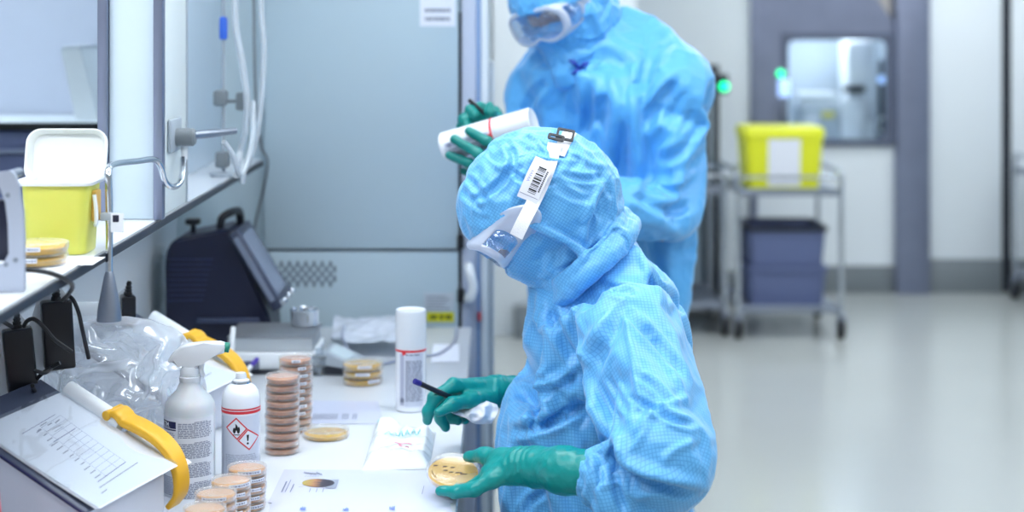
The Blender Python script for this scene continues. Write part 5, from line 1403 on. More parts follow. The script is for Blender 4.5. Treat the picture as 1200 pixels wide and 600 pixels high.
def goggles(parent, G, f, u, r, W=.086, H=.044, wrap=.05, front=.034, win=(.52, .92), taper=.3, drop=.02, fk=1.0, knobs=True, name='safety_goggles'):
    """soft frame wrapped about the face, clear lens carried round the sides"""
    n = 72; g = lambda a, b, c: Vector(G + f * a + u * b + r * c)
    def out(k, sx=1, sy=1):
        t = 2 * PI * k / n; x = abs(math.cos(t)) ** .62 * math.copysign(1, math.cos(t)); y = abs(math.sin(t)) ** .75 * math.copysign(1, math.sin(t))
        yy = y * H * (1 if y > 0 else 1.0)
        if y < 0: yy += .013 * math.exp(-(x / .22) ** 2)          # notch over the nose
        return x * W * sx, yy * sy
    lay = [(1.05, 1.10, 0, -.004), (1.05, 1.10, 0, .001), (1.0, 1.0, 0, .004), (.985, .97, win[0], .0), (.90, .95, win[1], .0), (.87, .93, 1.0, 0), (.84, .86, 1.0, .002), (.77, .76, 1.0, .0028)]
    lay = [(a * (fk if i > 2 else 1), b, c, d_) for i, (a, b, c, d_) in enumerate(lay)]
    R = []
    for sx, sy, d, e in lay:
        row = []
        for k in range(n):
            x, y = out(k, sx, sy); back = -wrap * min(1.2, abs(x) / (W * (fk if d > 0 else 1))) ** 2.2
            fr = front - .018 * (x / W) ** 2
            q = min(1.1, abs(x) / (W * (fk if d > 0 else 1))) ** 2.2 * (1 - d)
            y = y * (1 - taper * q) - drop * q
            row.append(g(back + (fr - back) * d + e, y, x))
        R.append(row)
    bf, bl = BM(), BM()
    Vf = [[bf.verts.new(p) for p in row] for row in R]; Vl = [[bl.verts.new(p) for p in row] for row in R]
    for a in range(len(R) - 1):
        for k in range(n):
            j = (k + 1) % n; x, y = out(k)
            side = a == 3 and abs(x) > W * .58 and abs(y) < H * .62
            (bl if side else bf).faces.new([q for q in ((Vl if side else Vf)[a][k], (Vl if side else Vf)[a][j], (Vl if side else Vf)[a + 1][j], (Vl if side else Vf)[a + 1][k])])
    bl.faces.new(Vl[-1])
    for b in (bf, bl):
        bmesh.ops.delete(b, geom=[v for v in b.verts if not v.link_faces], context='VERTS')
    top = obj(name, bf, M_frame, parent, 50); s = top.modifiers.new('thickness', 'SOLIDIFY'); s.thickness = .0028; s.offset = 0
    le = obj('lens', bl, M_lens, top, 50); s = le.modifiers.new('thickness', 'SOLIDIFY'); s.thickness = .0012; s.offset = 0
    if knobs:
        for sg in (-1, 1):
            bm = BM(); c = g(-wrap * .95, H * .5, sg * W * 1.04); add_lathe(bm, [(.009, -.004), (.0105, -.002), (.0105, .004), (.007, .006)], 20, Vector(r * sg + f * .3), c); obj('strap_knob', bm, M_plast, top)
    return top, g

def ribbon(bm, pts, nrm, w, th=.0012):
    pts = [Vector(p) for p in pts]; rings = []
    for i, p in enumerate(pts):
        t = (pts[min(i + 1, len(pts) - 1)] - pts[max(i - 1, 0)]).normalized(); nn_ = Vector(nrm[i]) if isinstance(nrm[0], (list, tuple, Vector, np.ndarray)) else Vector(nrm)
        nn_ = (nn_ - t * nn_.dot(t)).normalized(); b = t.cross(nn_)
        rings.append([p + b * (w / 2) + nn_ * th, p - b * (w / 2) + nn_ * th, p - b * (w / 2), p + b * (w / 2)])
    add_rings(bm, rings)

# ------------------------------------------------------------------ the seated person at the bench
A_, Z_ = 1.9, 3.2      # any depth
SEAT_FOLDS = [
    ([(730, 360), (712, 385), (697, 412), (690, 434), (697, 462), (712, 492), (724, 514)], 7, .009, 'step', A_, 2.62),
    ([(730, 361), (739, 400), (746, 440), (750, 470)], 4.5, .005, 'ridge', A_, 2.66),
    ([(732, 364), (756, 388), (780, 415), (804, 446)], 5, .006, 'groove', A_, 2.75),
    ([(716, 508), (726, 536), (742, 553), (772, 564), (822, 576)], 7, -.012, 'step', A_, 2.62),
    ([(716, 527), (722, 548), (731, 580), (736, 600)], 4.5, -.006, 'step', A_, 2.6),
    ([(690, 528), (695, 552), (703, 590)], 4, .004, 'ridge', A_, 2.55),
    ([(742, 466), (766, 480), (790, 492), (814, 498)], 4, .005, 'groove', A_, 2.6),
    ([(744, 506), (762, 488), (784, 474), (806, 468)], 4.5, .005, 'ridge', A_, 2.6),
    ([(748, 440), (766, 452), (788, 476)], 4, .004, 'groove', A_, 2.6),
    ([(740, 530), (752, 512), (760, 496)], 4, .004, 'ridge', A_, 2.6), ([(775, 545), (790, 528), (820, 515)], 5, .004, 'ridge', A_, 2.6),
    ([(712, 440), (724, 462), (736, 484)], 4, .0035, 'groove', A_, 2.62), ([(776, 400), (792, 440), (806, 480)], 4, .004, 'ridge', A_, 2.7),
    ([(740, 585), (765, 578), (800, 585)], 5, .004, 'ridge', A_, 2.6), ([(700, 572), (716, 568), (732, 566)], 3, .003, 'ridge', A_, 2.55),
    ([(642, 352), (650, 378), (664, 405), (684, 432), (694, 470)], 6, .007, 'groove', A_, 2.9),
    ([(634, 356), (618, 398), (606, 438), (598, 476)], 4.5, .005, 'ridge', A_, 2.9),
    ([(684, 424), (656, 450), (628, 458), (602, 468)], 5, .007, 'step', A_, 2.9),
    ([(603, 462), (622, 466), (630, 480), (618, 506)], 5, .007, 'groove', A_, 2.9),
    ([(640, 432), (620, 446), (606, 452)], 4, .004, 'ridge', A_, 2.9), ([(690, 470), (660, 488), (630, 500), (596, 506)], 6, .007, 'groove', A_, 2.9),
    ([(680, 452), (655, 474), (632, 484)], 4, .004, 'ridge', A_, 2.9), ([(596, 520), (600, 560), (590, 600)], 6, .006, 'ridge', A_, 2.9), ([(640, 575), (622, 588), (612, 604)], 5, .006, 'groove', A_, 2.9),
    ([(668, 345), (676, 372), (690, 396)], 4, .004, 'ridge', A_, 2.8), ([(742, 280), (760, 318), (778, 350)], 4, .004, 'ridge', A_, 3), ([(700, 330), (722, 340), (748, 342)], 5, .005, 'groove', A_, 2.8)]
HOOD_FOLDS = [
    ([(590, 163), (602, 184), (594, 205), (572, 226), (552, 236)], 4, 0.0042, 'groove', A_, Z_), ([(603, 188), (622, 182), (642, 186)], 3.5, 0.0034, 'ridge', A_, Z_),
    ([(598, 197), (612, 210), (640, 214), (652, 212)], 3.5, 0.0038, 'groove', A_, Z_), ([(546, 206), (560, 222), (572, 240)], 4, 0.0034, 'groove', A_, Z_),
    ([(566, 182), (584, 196), (600, 192)], 3.5, 0.0034, 'ridge', A_, Z_), ([(540, 232), (560, 248), (576, 252)], 4, 0.0034, 'ridge', A_, Z_),
    ([(662, 204), (684, 210), (706, 208)], 3.5, 0.0034, 'groove', A_, Z_), ([(713, 212), (700, 236), (690, 262), (688, 298)], 5, 0.0058, 'step', A_, Z_),
    ([(700, 222), (690, 246), (676, 262)], 4, 0.0026, 'ridge', A_, Z_), ([(668, 176), (690, 190), (708, 196)], 4, 0.0030, 'ridge', A_, Z_), ([(612, 158), (628, 170), (638, 188)], 3.5, 0.0034, 'groove', A_, Z_),
    ([(726, 266), (706, 284), (690, 300)], 4, 0.0042, 'groove', A_, Z_), ([(656, 222), (676, 232), (694, 234)], 4, 0.0026, 'groove', A_, Z_)]
def seated_person():
    Y0 = 2.76
    per_h, per_k = .0075, .02
    Hc = Q(634, 250, 2.745); f, u, r = local((-.51, -.10, -.86), (-.86, 0, .51))
    # body
    b = Field(.0075, .02)
    face(b, Hc, f, u, r)
    b.chain([Q(655, 265, 2.75), Q(690, 330, 2.76)], [.055, .06], k=.03)
    b.chain([Q(695, 340, 2.76), Q(706, 430, 2.76), Q(690, 545, 2.76), Q(700, 700, 2.76)], [.06, .083, .09, .10], flat=((0, 1, 0), 1.15), k=.04)
    b.chain([Q(705, 372, 2.70), Q(742, 398, 2.60), Q(766, 540, 2.425), Q(705, 556, 2.415), Q(612, 546, 2.50)], [.05, .048, .034, .022, .016], k=.02)
    b.chain([Q(700, 372, 2.82), Q(700, 402, 2.94), Q(716, 545, 2.97), Q(640, 480, 2.90), Q(600, 462, 2.87)], [.05, .052, .042, .03, .02], k=.02)
    hips = ((.165, 2.67), (.165, 2.85))
    kn = ((-.235, 2.60), (-.235, 2.93))
    for (hx, hy), (kx, ky) in zip(hips, kn):
        b.chain([(hx, hy, .585), (kx, ky, .56)], [.066, .046], k=.03); b.chain([(kx, ky, .55), (kx + .03, ky, .12)], [.044, .034], k=.02)
        b.chain([(kx + .04, ky, .055), (kx - .11, ky, .04)], [.036, .026], k=.02)
    person = plain_piece('person', b, M_skin, None, 3, sub=0)
    tag(person, 'person in gridded blue suit bending over the bench with a plate in gloved hand', 'person')
    eyes(person, Hc, f, u, r)
    # suit
    c = Field(.0068, .03)
    c.cap(Q(695, 352, 2.76), Q(694, 325, 2.76), .084, .075)
    c.cap(Q(716, 365, 2.76), Q(722, 435, 2.76), .103, .115, k=.05, flat=((0, 1, 0), 1.3))
    c.cap(Q(702, 430, 2.76), Q(690, 545, 2.76), .126, .140, k=.05, flat=((0, 1, 0), 1.08))
    c.cap(Q(690, 545, 2.76), Q(702, 700, 2.76), .140, .150, k=.05, flat=((0, 1, 0), 1.15))
    c.cap(Q(705, 378, 2.70), Q(738, 402, 2.60), .072, .078, k=.04)
    c.cap(Q(700, 375, 2.82), Q(700, 402, 2.94), .072, .078, k=.04)
    c.cap(Q(740, 402, 2.575), Q(769, 530, 2.41), .077, .076, reg=1, k=.008)
    c.cap(Q(769, 530, 2.41), Q(728, 566, 2.41), .076, .056, reg=2, k=.006)
    c.cap(Q(728, 566, 2.41), Q(706, 560, 2.417), .050, .044, reg=2, k=.006)
    ax = Q(690, 556, 2.425) - Q(728, 566, 2.41)
    ring_caps(c, Q(699, 557, 2.42), ax, .038, .0065, reg=2, k=.006)
    ring_caps(c, Q(720, 563, 2.412), ax, .047, .0065, reg=2, k=.006)
    c.cap(Q(700, 405, 2.945), Q(716, 545, 2.98), .078, .075, reg=3, k=.01)
    c.cap(Q(716, 545, 2.98), Q(645, 480, 2.91), .07, .040, reg=4, k=.01)
    for (hx, hy), (kx, ky) in zip(hips, kn):
        c.cap((hx, hy, .585), (kx, ky, .565), .095, .08, k=.03, reg=5); c.cap((kx, ky, .56), (kx + .03, ky, .10), .078, .066, k=.02, reg=6)
    lean = Q(690, 350, 2.76) - Q(690, 560, 2.76)
    frs = {0: frame(lean, Q(690, 500, 2.76)), 1: frame(Q(740, 402, 2.575) - Q(769, 530, 2.41), Q(740, 402, 2.575)), 2: frame(Q(769, 530, 2.41) - Q(706, 560, 2.417), Q(769, 530, 2.41), (0, 1, .3)),
           3: frame((0, .1, 1), (0, 0, 0)), 4: frame((1, .5, -.2), (0, 0, 0)), 5: frame((1, 0, 0), (0, 0, 0)), 6: frame((0, 0, 1), (0, 0, 0))}
    cuff = Q(704, 560, 2.42)
    def wf(V):
        w = np.full(len(V), .075); w[np.linalg.norm(V - cuff, axis=1) < .05] = .3
        w[V[:, 2] < .5] = .3
        return w
    suit_piece('coverall', c, frs, M_suit, person, (3.2, -.13, 32, .085), 3, (.0013, 17, 1.7), 1, wf, SEAT_FOLDS)
    # overshoes
    for kx, ky in kn:
        s = Field(.007, .03); s.chain([(kx + .04, ky, .06), (kx - .12, ky, .045)], [.052, .042], flat=((0, 1, 0), .9)); s.cap((kx + .035, ky, .05), (kx + .035, ky, .15), .05, .055); plain_piece('overshoe', s, M_suit2, person, 3, lambda V, F_: np.stack([V[:, 0], V[:, 1], np.maximum(V[:, 2], .002)], 1))
    # hood with eye opening
    h = Field(.0055, .02)
    h.cap(Q(628, 232, 2.745), Q(640, 236, 2.745), .117, .118, flat=((0, 1, 0), .86), k=.03)
    h.cap(Q(655, 240, 2.745), Q(668, 262, 2.75), .100, .085, flat=((0, 1, 0), .9), k=.04)
    h.cap(Q(590, 246, 2.745), Q(604, 264, 2.745), .070, .066, flat=((0, 1, 0), 1.05), k=.04)
    h.cap(Q(624, 288, 2.745), Q(644, 304, 2.745), .060, .054, flat=((0, 1, 0), 1.1), k=.03)
    h.cap(Q(674, 283, 2.75), Q(694, 328, 2.76), .082, .082, k=.03)
    rim = [Q(739, 264, 2.76), Q(733, 276, 2.70), Q(715, 298, 2.655), Q(692, 318, 2.64), Q(670, 338, 2.655), Q(656, 350, 2.69), Q(650, 356, 2.75), Q(654, 350, 2.82), Q(668, 336, 2.87), Q(700, 310, 2.885), Q(728, 280, 2.85), Q(739, 264, 2.76)]
    rim = [np.array(p) for p in catmull(rim, 3)]
    for a, e in zip(rim, rim[1:]): h.cap(a, e, .0105, k=.02)
    for a, e in zip(rim, rim[1:]): h.cap(a + np.array([-.012, 0, .02]), e + np.array([-.012, 0, .02]), .007, k=.008)
    g = lambda a, b_, c_: Hc + f * a + u * b_ + r * c_
    edge = [np.array(p) for p in catmull([Q(612, 258, 2.648), Q(640, 270, 2.636), Q(664, 283, 2.642), Q(688, 302, 2.655)], 4)]
    for a, e in zip(edge, edge[1:]): h.cap(a, e, .006, k=.007)
    # slit that shows the eyes
    for s in (-1, 1): h.cap(g(.118, .018, 0), g(.088, .021, s * .052), .020, .013, sub=True)
    fr_h = {0: frame(u, Hc, (0, 1, 0))}
    def wh(V):
        w = np.full(len(V), .13); d = np.linalg.norm(V - g(.09, .005, 0), axis=1); w[d < .075] = .6
        return w
    _, *HV = suit_piece('hood', h, fr_h, M_suit, person, (2.2, -.052, 26, .11), 2, (.0007, 22, 4.2), 1, wh, HOOD_FOLDS)
    # goggles, strap, label, buckles
    G = Q(569, 300, 2.735) - f * .034
    gg, gl = goggles(person, G, f, u, r, W=.113, H=.038, wrap=.066, front=.034, taper=.12, drop=.020, fk=.9, knobs=False)
    # strap over the hood: from the near side of the frame up across the crown and down the far side
    Yn = 2.745
    me_ = HV
    from mathutils.bvhtree import BVHTree
    bvh = BVHTree.FromPolygons([Vector(v) for v in me_[0]], [tuple(int(i) for i in q) for q in me_[1]])
    def on_hood(px, py, off=.004, sight=False):
        o_ = Vector((0, 0, CAM_H)); d = (P(px, py, 1.0) - o_).normalized(); hit = bvh.ray_cast(o_, d)
        return ((hit[0] - d * off if sight else hit[0] + hit[1] * off), hit[1]) if hit[0] is not None else (P(px, py, 2.72), Vector((0, -1, 0)))
    def strip(name, pxs, w, m, th=.0014, off=.004, par=gg):
        q = [on_hood(x, y, off[i] if isinstance(off, list) else off, True) for i, (x, y) in enumerate(pxs)]
        for _ in range(2): q = [q[0]] + [((q[i - 1][0] + q[i][0] * 2 + q[i + 1][0]) / 4, q[i][1]) for i in range(1, len(q) - 1)] + [q[-1]]
        # even out the course and the lie of the band
        n0 = [sum((q[j][1] for j in range(max(0, i - 4), min(len(q), i + 5))), Vector()).normalized() for i in range(len(q))]
        bm = BM(); ribbon(bm, catmull([a for a, _ in q], 4), [n0[min(i // 4, len(n0) - 1)] for i in range(4 * (len(q) - 1) + 1)], w, th); return obj(name, bm, m, par, 60), q
    strip('strap', [(605, 277), (608, 270), (612, 262), (619, 249), (626, 236), (633, 221), (640, 206), (645, 192), (649, 178), (650, 168)], .0225, M_strap, .0014, [.033, .033, .031, .024, .011, .004, .003, .003, .006, .007])
    q = [on_hood(x, y, .0165) for x, y in ((622, 231), (627, 221), (634, 208), (640, 195), (616, 205), (645, 218))]
    c0 = sum((v for v, _ in q[:4]), Vector()) / 4; ta = (q[3][0] - q[0][0]).normalized(); nb = sum((n_ for _, n_ in q), Vector()).normalized(); nb = (nb - ta * nb.dot(ta)).normalized(); tb = ta.cross(nb)
    if tb.x < 0: tb = -tb
    bm = BM(); rg = []
    for t_ in np.linspace(-1, 1, 9):
        bend_ = -.006 * t_ * t_; rg.append([c0 + ta * (t_ * .0365) + tb * w_ + nb * (bend_ + h_) for w_, h_ in ((-.0175, 0), (.0175, 0), (.0175, .0012), (-.0175, .0012))])
    add_rings(bm, rg); lb = obj('barcode_label', bm, mat('label_paper', (228, 230, 244), .4), gg, 60)
    bm = BM(); rg = []
    for t_ in (-.80, -.78): rg.append([c0 + ta * (t_ * .0365) + tb * w_ + nb * (-.006 * t_ * t_ + h_) for w_, h_ in ((-.016, .001), (.016, .001), (.016, .0018), (-.016, .0018))])
    add_rings(bm, rg); obj('label_fold', bm, M_inkg, lb)
    fl = lambda x, y: c0 + ta * x + tb * y + nb * (.0017 - .006 * (x / .0365) ** 2)
    bm = BM(); rnd = random.Random(3); x = -.024
    while x < .022:
        w_ = rnd.choice([.0009, .0009, .0018, .0027]); add_patch(bm, x, -.004, min(x + w_, .0235), .0095, fl, 1); x += w_ + rnd.choice([.0009, .0009, .0018])
    x = -.018
    while x < .018: add_patch(bm, x, .0115, x + .0022, .0145, fl, 1); x += .0032
    obj('barcode', bm, M_black, lb)
    bm = BM(); x = -.004
    for k in range(5):
        x0 = -.008 + k * .0042; add_line(bm, [(x0, -.013), (x0 + .002, -.0085), (x0 + .003, -.013)], .0007, fl)
    obj('lilac_lettering', bm, mat('lilac_ink', (130, 130, 210), .6), lb)
    strip('strap_end', [(654, 182), (657, 175), (661, 168), (665, 160), (668, 155)], .022, M_strap)
    def buckle(c, t, n, w, l, m=M_blackp):
        t = (t - n * t.dot(n)).normalized(); b_ = n.cross(t).normalized(); bm = BM(); o_ = [(b_ * x + t * y) for x, y in round_rect(w, l, .003, 4)]; i_ = [(b_ * x + t * y) for x, y in round_rect(w - .008, l - .008, .002, 4)]
        add_rings(bm, [[c + v for v in o_], [c + v + n * .003 for v in o_], [c + v + n * .003 for v in i_], [c + v for v in i_], [c + v for v in o_]], False, False)
        return obj('buckle', bm, m, gg)
    (a, na), (b2, _) = on_hood(664, 164, .010), on_hood(660, 172, .010); buckle(a, (b2 - a).normalized(), Vector((.05, -.72, .69)).normalized(), .030, .024)
    (a, na), (b2, _) = on_hood(649, 168, .010), on_hood(646, 177, .010); buckle(a, (b2 - a).normalized(), Vector((.0, -.72, .69)).normalized(), .028, .012)
    # ---------------- near hand with the dish
    Yh = 2.60
    dc = Q(531, 549, 2.56)
    gz = math.radians(21); dn = np.array([.03, -math.sin(gz), math.cos(gz)]); dn /= np.linalg.norm(dn)
    n = Field(.0022, .008)
    n.chain([Q(704, 556, 2.412), Q(660, 551, 2.44), Q(628, 547, 2.48)], [.034, .0315, .027], k=.02)
    n.chain([Q(628, 547, 2.48), Q(610, 546, 2.493)], [.026, .0235], flat=((0, 1, 0), .9), k=.02)
    wr = Q(608, 546, 2.495)
    n.cap(wr, Q(578, 561, 2.487), .0225, .0135, k=.012); n.cap(wr, Q(575, 556, 2.507), .0225, .0135, k=.012)
    n.cap(wr, Q(577, 552, 2.527), .022, .013, k=.012); n.cap(wr, Q(584, 549, 2.547), .02, .012, k=.012)
    n.chain([Q(578, 562, 2.485), Q(556, 573.5, 2.485), Q(534, 576.5, 2.5), Q(516, 575, 2.513)], [.0122, .0105, .0092, .0076], k=.006)
    n.chain([Q(574, 558, 2.507), Q(553, 572.5, 2.515), Q(536, 575, 2.535), Q(522, 574, 2.553)], [.012, .0102, .0088, .0074], k=.006)
    n.chain([Q(577, 553, 2.528), Q(558, 568, 2.547), Q(543, 571, 2.565), Q(530, 569.5, 2.581)], [.0115, .0096, .0084, .007], k=.006)
    n.chain([Q(584, 550, 2.549), Q(568, 563, 2.575), Q(556, 566, 2.59), Q(547, 565, 2.603)], [.0105, .0085, .0076, .0065], k=.006)
    n.chain([Q(604, 542, 2.503), Q(588, 536.5, 2.517), Q(568, 533.5, 2.543), Q(548, 535.5, 2.567)], [.017, .0125, .0105, .008], k=.012)
    n.cap(Q(590, 540, 2.515), Q(576, 552, 2.507), .010, .010, k=.014)
    glv = plain_piece('glove', n, M_glove, person, 2, wrist_wrinkles(Q(616, 546, 2.49), Q(640, 549, 2.465) - Q(600, 545, 2.505), .0011, .022), 1)
    # ---------------- far hand with pen and cloth
    n = Field(.0022, .008)
    n.chain([Q(640, 472, 2.90), Q(600, 461, 2.872), Q(585, 458, 2.858)], [.032, .026, .0235], k=.02)
    wr = Q(583, 458, 2.856)
    for (x, y, Y, r0) in ((531, 451, 2.80, .0115), (532, 454, 2.822, .0115), (536, 459, 2.843, .011), (542, 465, 2.862, .0105)): n.cap(wr, Q(x, y, Y), .021, r0, k=.012)
    n.cap(Q(575, 466, 2.835), Q(548, 464, 2.825), .019, .016, k=.012)
    n.chain([Q(532, 452, 2.80), Q(509, 466, 2.782), Q(502, 482, 2.782), Q(501, 493, 2.787)], [.0122, .0108, .0096, .0082], k=.006)
    n.chain([Q(533, 456, 2.824), Q(514, 474, 2.82), Q(516, 490, 2.822), Q(522, 500, 2.826)], [.012, .0105, .0092, .008], k=.006)
    n.chain([Q(537, 460, 2.846), Q(522, 478, 2.856), Q(528, 490, 2.86), Q(537, 493, 2.856)], [.0112, .0098, .0088, .0076], k=.006)
    n.chain([Q(543, 466, 2.864), Q(533, 480, 2.876), Q(538, 490, 2.876), Q(546, 492, 2.87)], [.0102, .0088, .0078, .007], k=.006)
    n.chain([Q(576, 466, 2.826), Q(553, 468.5, 2.796), Q(531, 473.5, 2.772), Q(514, 483, 2.758)], [.0155, .0122, .0108, .0082], k=.010)
    plain_piece('glove', n, M_glove, person, 2, wrist_wrinkles(Q(578, 458, 2.85), Q(600, 461, 2.87) - Q(560, 455, 2.84), .0011, .022), 1)
    # stool under the frame's lower edge
    st = thing('lab_stool', 'round grey laboratory stool under the person bending over the bench', 'stool', (.19, 2.76, 0))
    bm = BM(); add_lathe(bm, [(.16, .395), (.175, .40), (.18, .415), (.17, .432), (.1, .436), (0, .436)], 40); obj('seat', bm, M_dark, st)
    bm = BM(); add_lathe(bm, [(.025, .08), (.025, .3), (.018, .302), (.018, .394)], 24); obj('post', bm, M_chrome, st)
    for k in range(5):
        a = 2 * PI * k / 5 + .3; d = Vector((math.cos(a), math.sin(a), 0)); bm = BM(); add_tube(bm, [d * .02 + Vector((0, 0, .09)), d * .15 + Vector((0, 0, .075)), d * .25 + Vector((0, 0, .055))], [.016, .013, .011], 10); lg = obj('leg', bm, M_chrome, st)
        bm = BM(); add_lathe(bm, [(.022, -.012), (.027, -.008), (.027, .008), (.022, .012)], 20, d.cross(Vector((0, 0, 1))), d * .25 + Vector((0, 0, .0275))); obj('wheel', bm, M_black, lg)
    # the dish in the near hand
    z = Vector(dn); x = Vector((1, 0, 0)); x = (x - z * x.dot(z)).normalized(); y = z.cross(x)
    t = plate('petri dish of gold agar held tilted in the green glove of the bending person', None, .0425, .0145, M_agar_g, (0, 0, 0), 0, False, False)
    t.matrix_world = basis(x, y, z, Vector(dc) - z * .0145); 
    hw = BM(); fl = lambda a, b_: Vector((a, b_, .0139)); rnd = random.Random(9)
    for cx, cy, kk in ((-.031, .005, 2), (-.016, .003, 2), (-.015, -.007, 2), (-.004, .001, 2), (-.006, -.011, 2), (.004, -.012, 3), (.012, -.015, 3)):
        for k in range(kk):
            x0 = cx + k * .0035; add_line(hw, [(x0, cy), (x0 + .0008, cy + .0042), (x0 + .002, cy + .001), (x0 + .003, cy + .0044)], .0011, fl)
    for a0, a1 in ((2.0, 2.7), (3.3, 3.9)):
        add_line(hw, [(.034 * math.cos(a), .034 * math.sin(a)) for a in np.linspace(a0, a1, 8)], .0009, fl)
    obj('handwriting', hw, M_ink, t)
    # the pen
    a, b_ = Vector(Q(487.5, 447.5, 2.748)), Vector(Q(556, 478, 2.812)); d = (b_ - a).normalized(); L_ = (b_ - a).length
    t = thing('marker_pen', 'dark navy marker pen held in the far green glove above the bench', 'pen', a)
    bm = BM(); add_lathe(bm, [(.0042, .002), (.0046, .004), (.0046, L_ * .85), (.0028, L_)], 20, d); obj('barrel', bm, mat('pen_black', (22, 24, 36), .3), t)
    bm = BM(); add_lathe(bm, [(.0044, -.004), (.005, -.002), (.005, .009), (.0047, .0095)], 20, d); obj('end_plug', bm, mat('pen_violet', (44, 38, 130), .35), t)
    # the folded cleaning cloth
    nx, ny = 40, 26; A_ = np.array
    ctrl = [[(528, 483, 2.79), (545, 490, 2.79), (556, 497, 2.795), (576, 497, 2.80)], [(530, 480, 2.80), (548, 484, 2.785), (562, 486, 2.78), (580, 490, 2.79)], [(534, 477, 2.81), (552, 478, 2.80), (561, 476, 2.79), (584, 481, 2.80)], [(540, 474, 2.82), (556, 473, 2.815), (559, 467, 2.80), (583, 474, 2.815)]]
    CW = [[Vector(P(*q)) for q in row] for row in ctrl]
    rows_ = [catmull(r_, 10) for r_ in CW]; cols = [catmull([rows_[j][i] for j in range(4)], 8) for i in range(len(rows_[0]))]
    bm = BM(); V = []
    for i, c_ in enumerate(cols):
        pts = A_([list(p_) for p_ in c_]); dz = .009 * (1 - np.abs(perlin(pts * 42)) * 3) + .004 * perlin(pts * 95); V.append([bm.verts.new((p_[0], p_[1] - d_, p_[2] + .3 * d_)) for p_, d_ in zip(pts, dz)])
    for i in range(len(V) - 1):
        for j in range(len(V[0]) - 1): bm.faces.new((V[i][j], V[i + 1][j], V[i + 1][j + 1], V[i][j + 1]))
    o = obj('cleaning_cloth', bm, mat('cloth_white', (236, 238, 244), .7), None, 180); tag(o, 'crumpled white cleaning cloth held in the far green glove with the pen', 'cloth')
    s_ = o.modifiers.new('thickness', 'SOLIDIFY'); s_.thickness = .0012; s_ = o.modifiers.new('smooth', 'SUBSURF'); s_.levels = s_.render_levels = 1
    return person, Hc, (f, u, r), gg
sp_, sHc, (sf, su, sr), sgog = seated_person()

# ------------------------------------------------------------------ the person standing behind with a spray can
STAND_FOLDS = [
    ([(752, 62), (748, 110), (752, 160), (756, 205), (750, 232)], 7, .010, 'step', 3.2, 3.9), ([(800, 88), (772, 120), (758, 150)], 6, .007, 'groove', 3.2, 3.9), ([(806, 110), (790, 160), (762, 205)], 6, .008, 'ridge', 3.2, 3.9),
    ([(826, 140), (800, 176), (770, 190)], 6, .007, 'groove', 3.2, 3.9), ([(818, 200), (790, 216), (756, 214)], 6, .008, 'ridge', 3.2, 3.9), ([(812, 240), (780, 246), (740, 226)], 6, .007, 'groove', 3.2, 3.9),
    ([(800, 275), (770, 262), (735, 256)], 6, .006, 'ridge', 3.2, 3.9), ([(668, 98), (664, 130), (662, 180)], 4, .006, 'ridge', 3.2, 3.9), ([(690, 95), (690, 130), (682, 180)], 5, .006, 'groove', 3.2, 3.9), ([(715, 80), (722, 120), (720, 180)], 6, .006, 'ridge', 3.2, 3.9),
    ([(640, 96), (626, 112), (612, 138)], 5, .006, 'groove', 3.2, 4)]
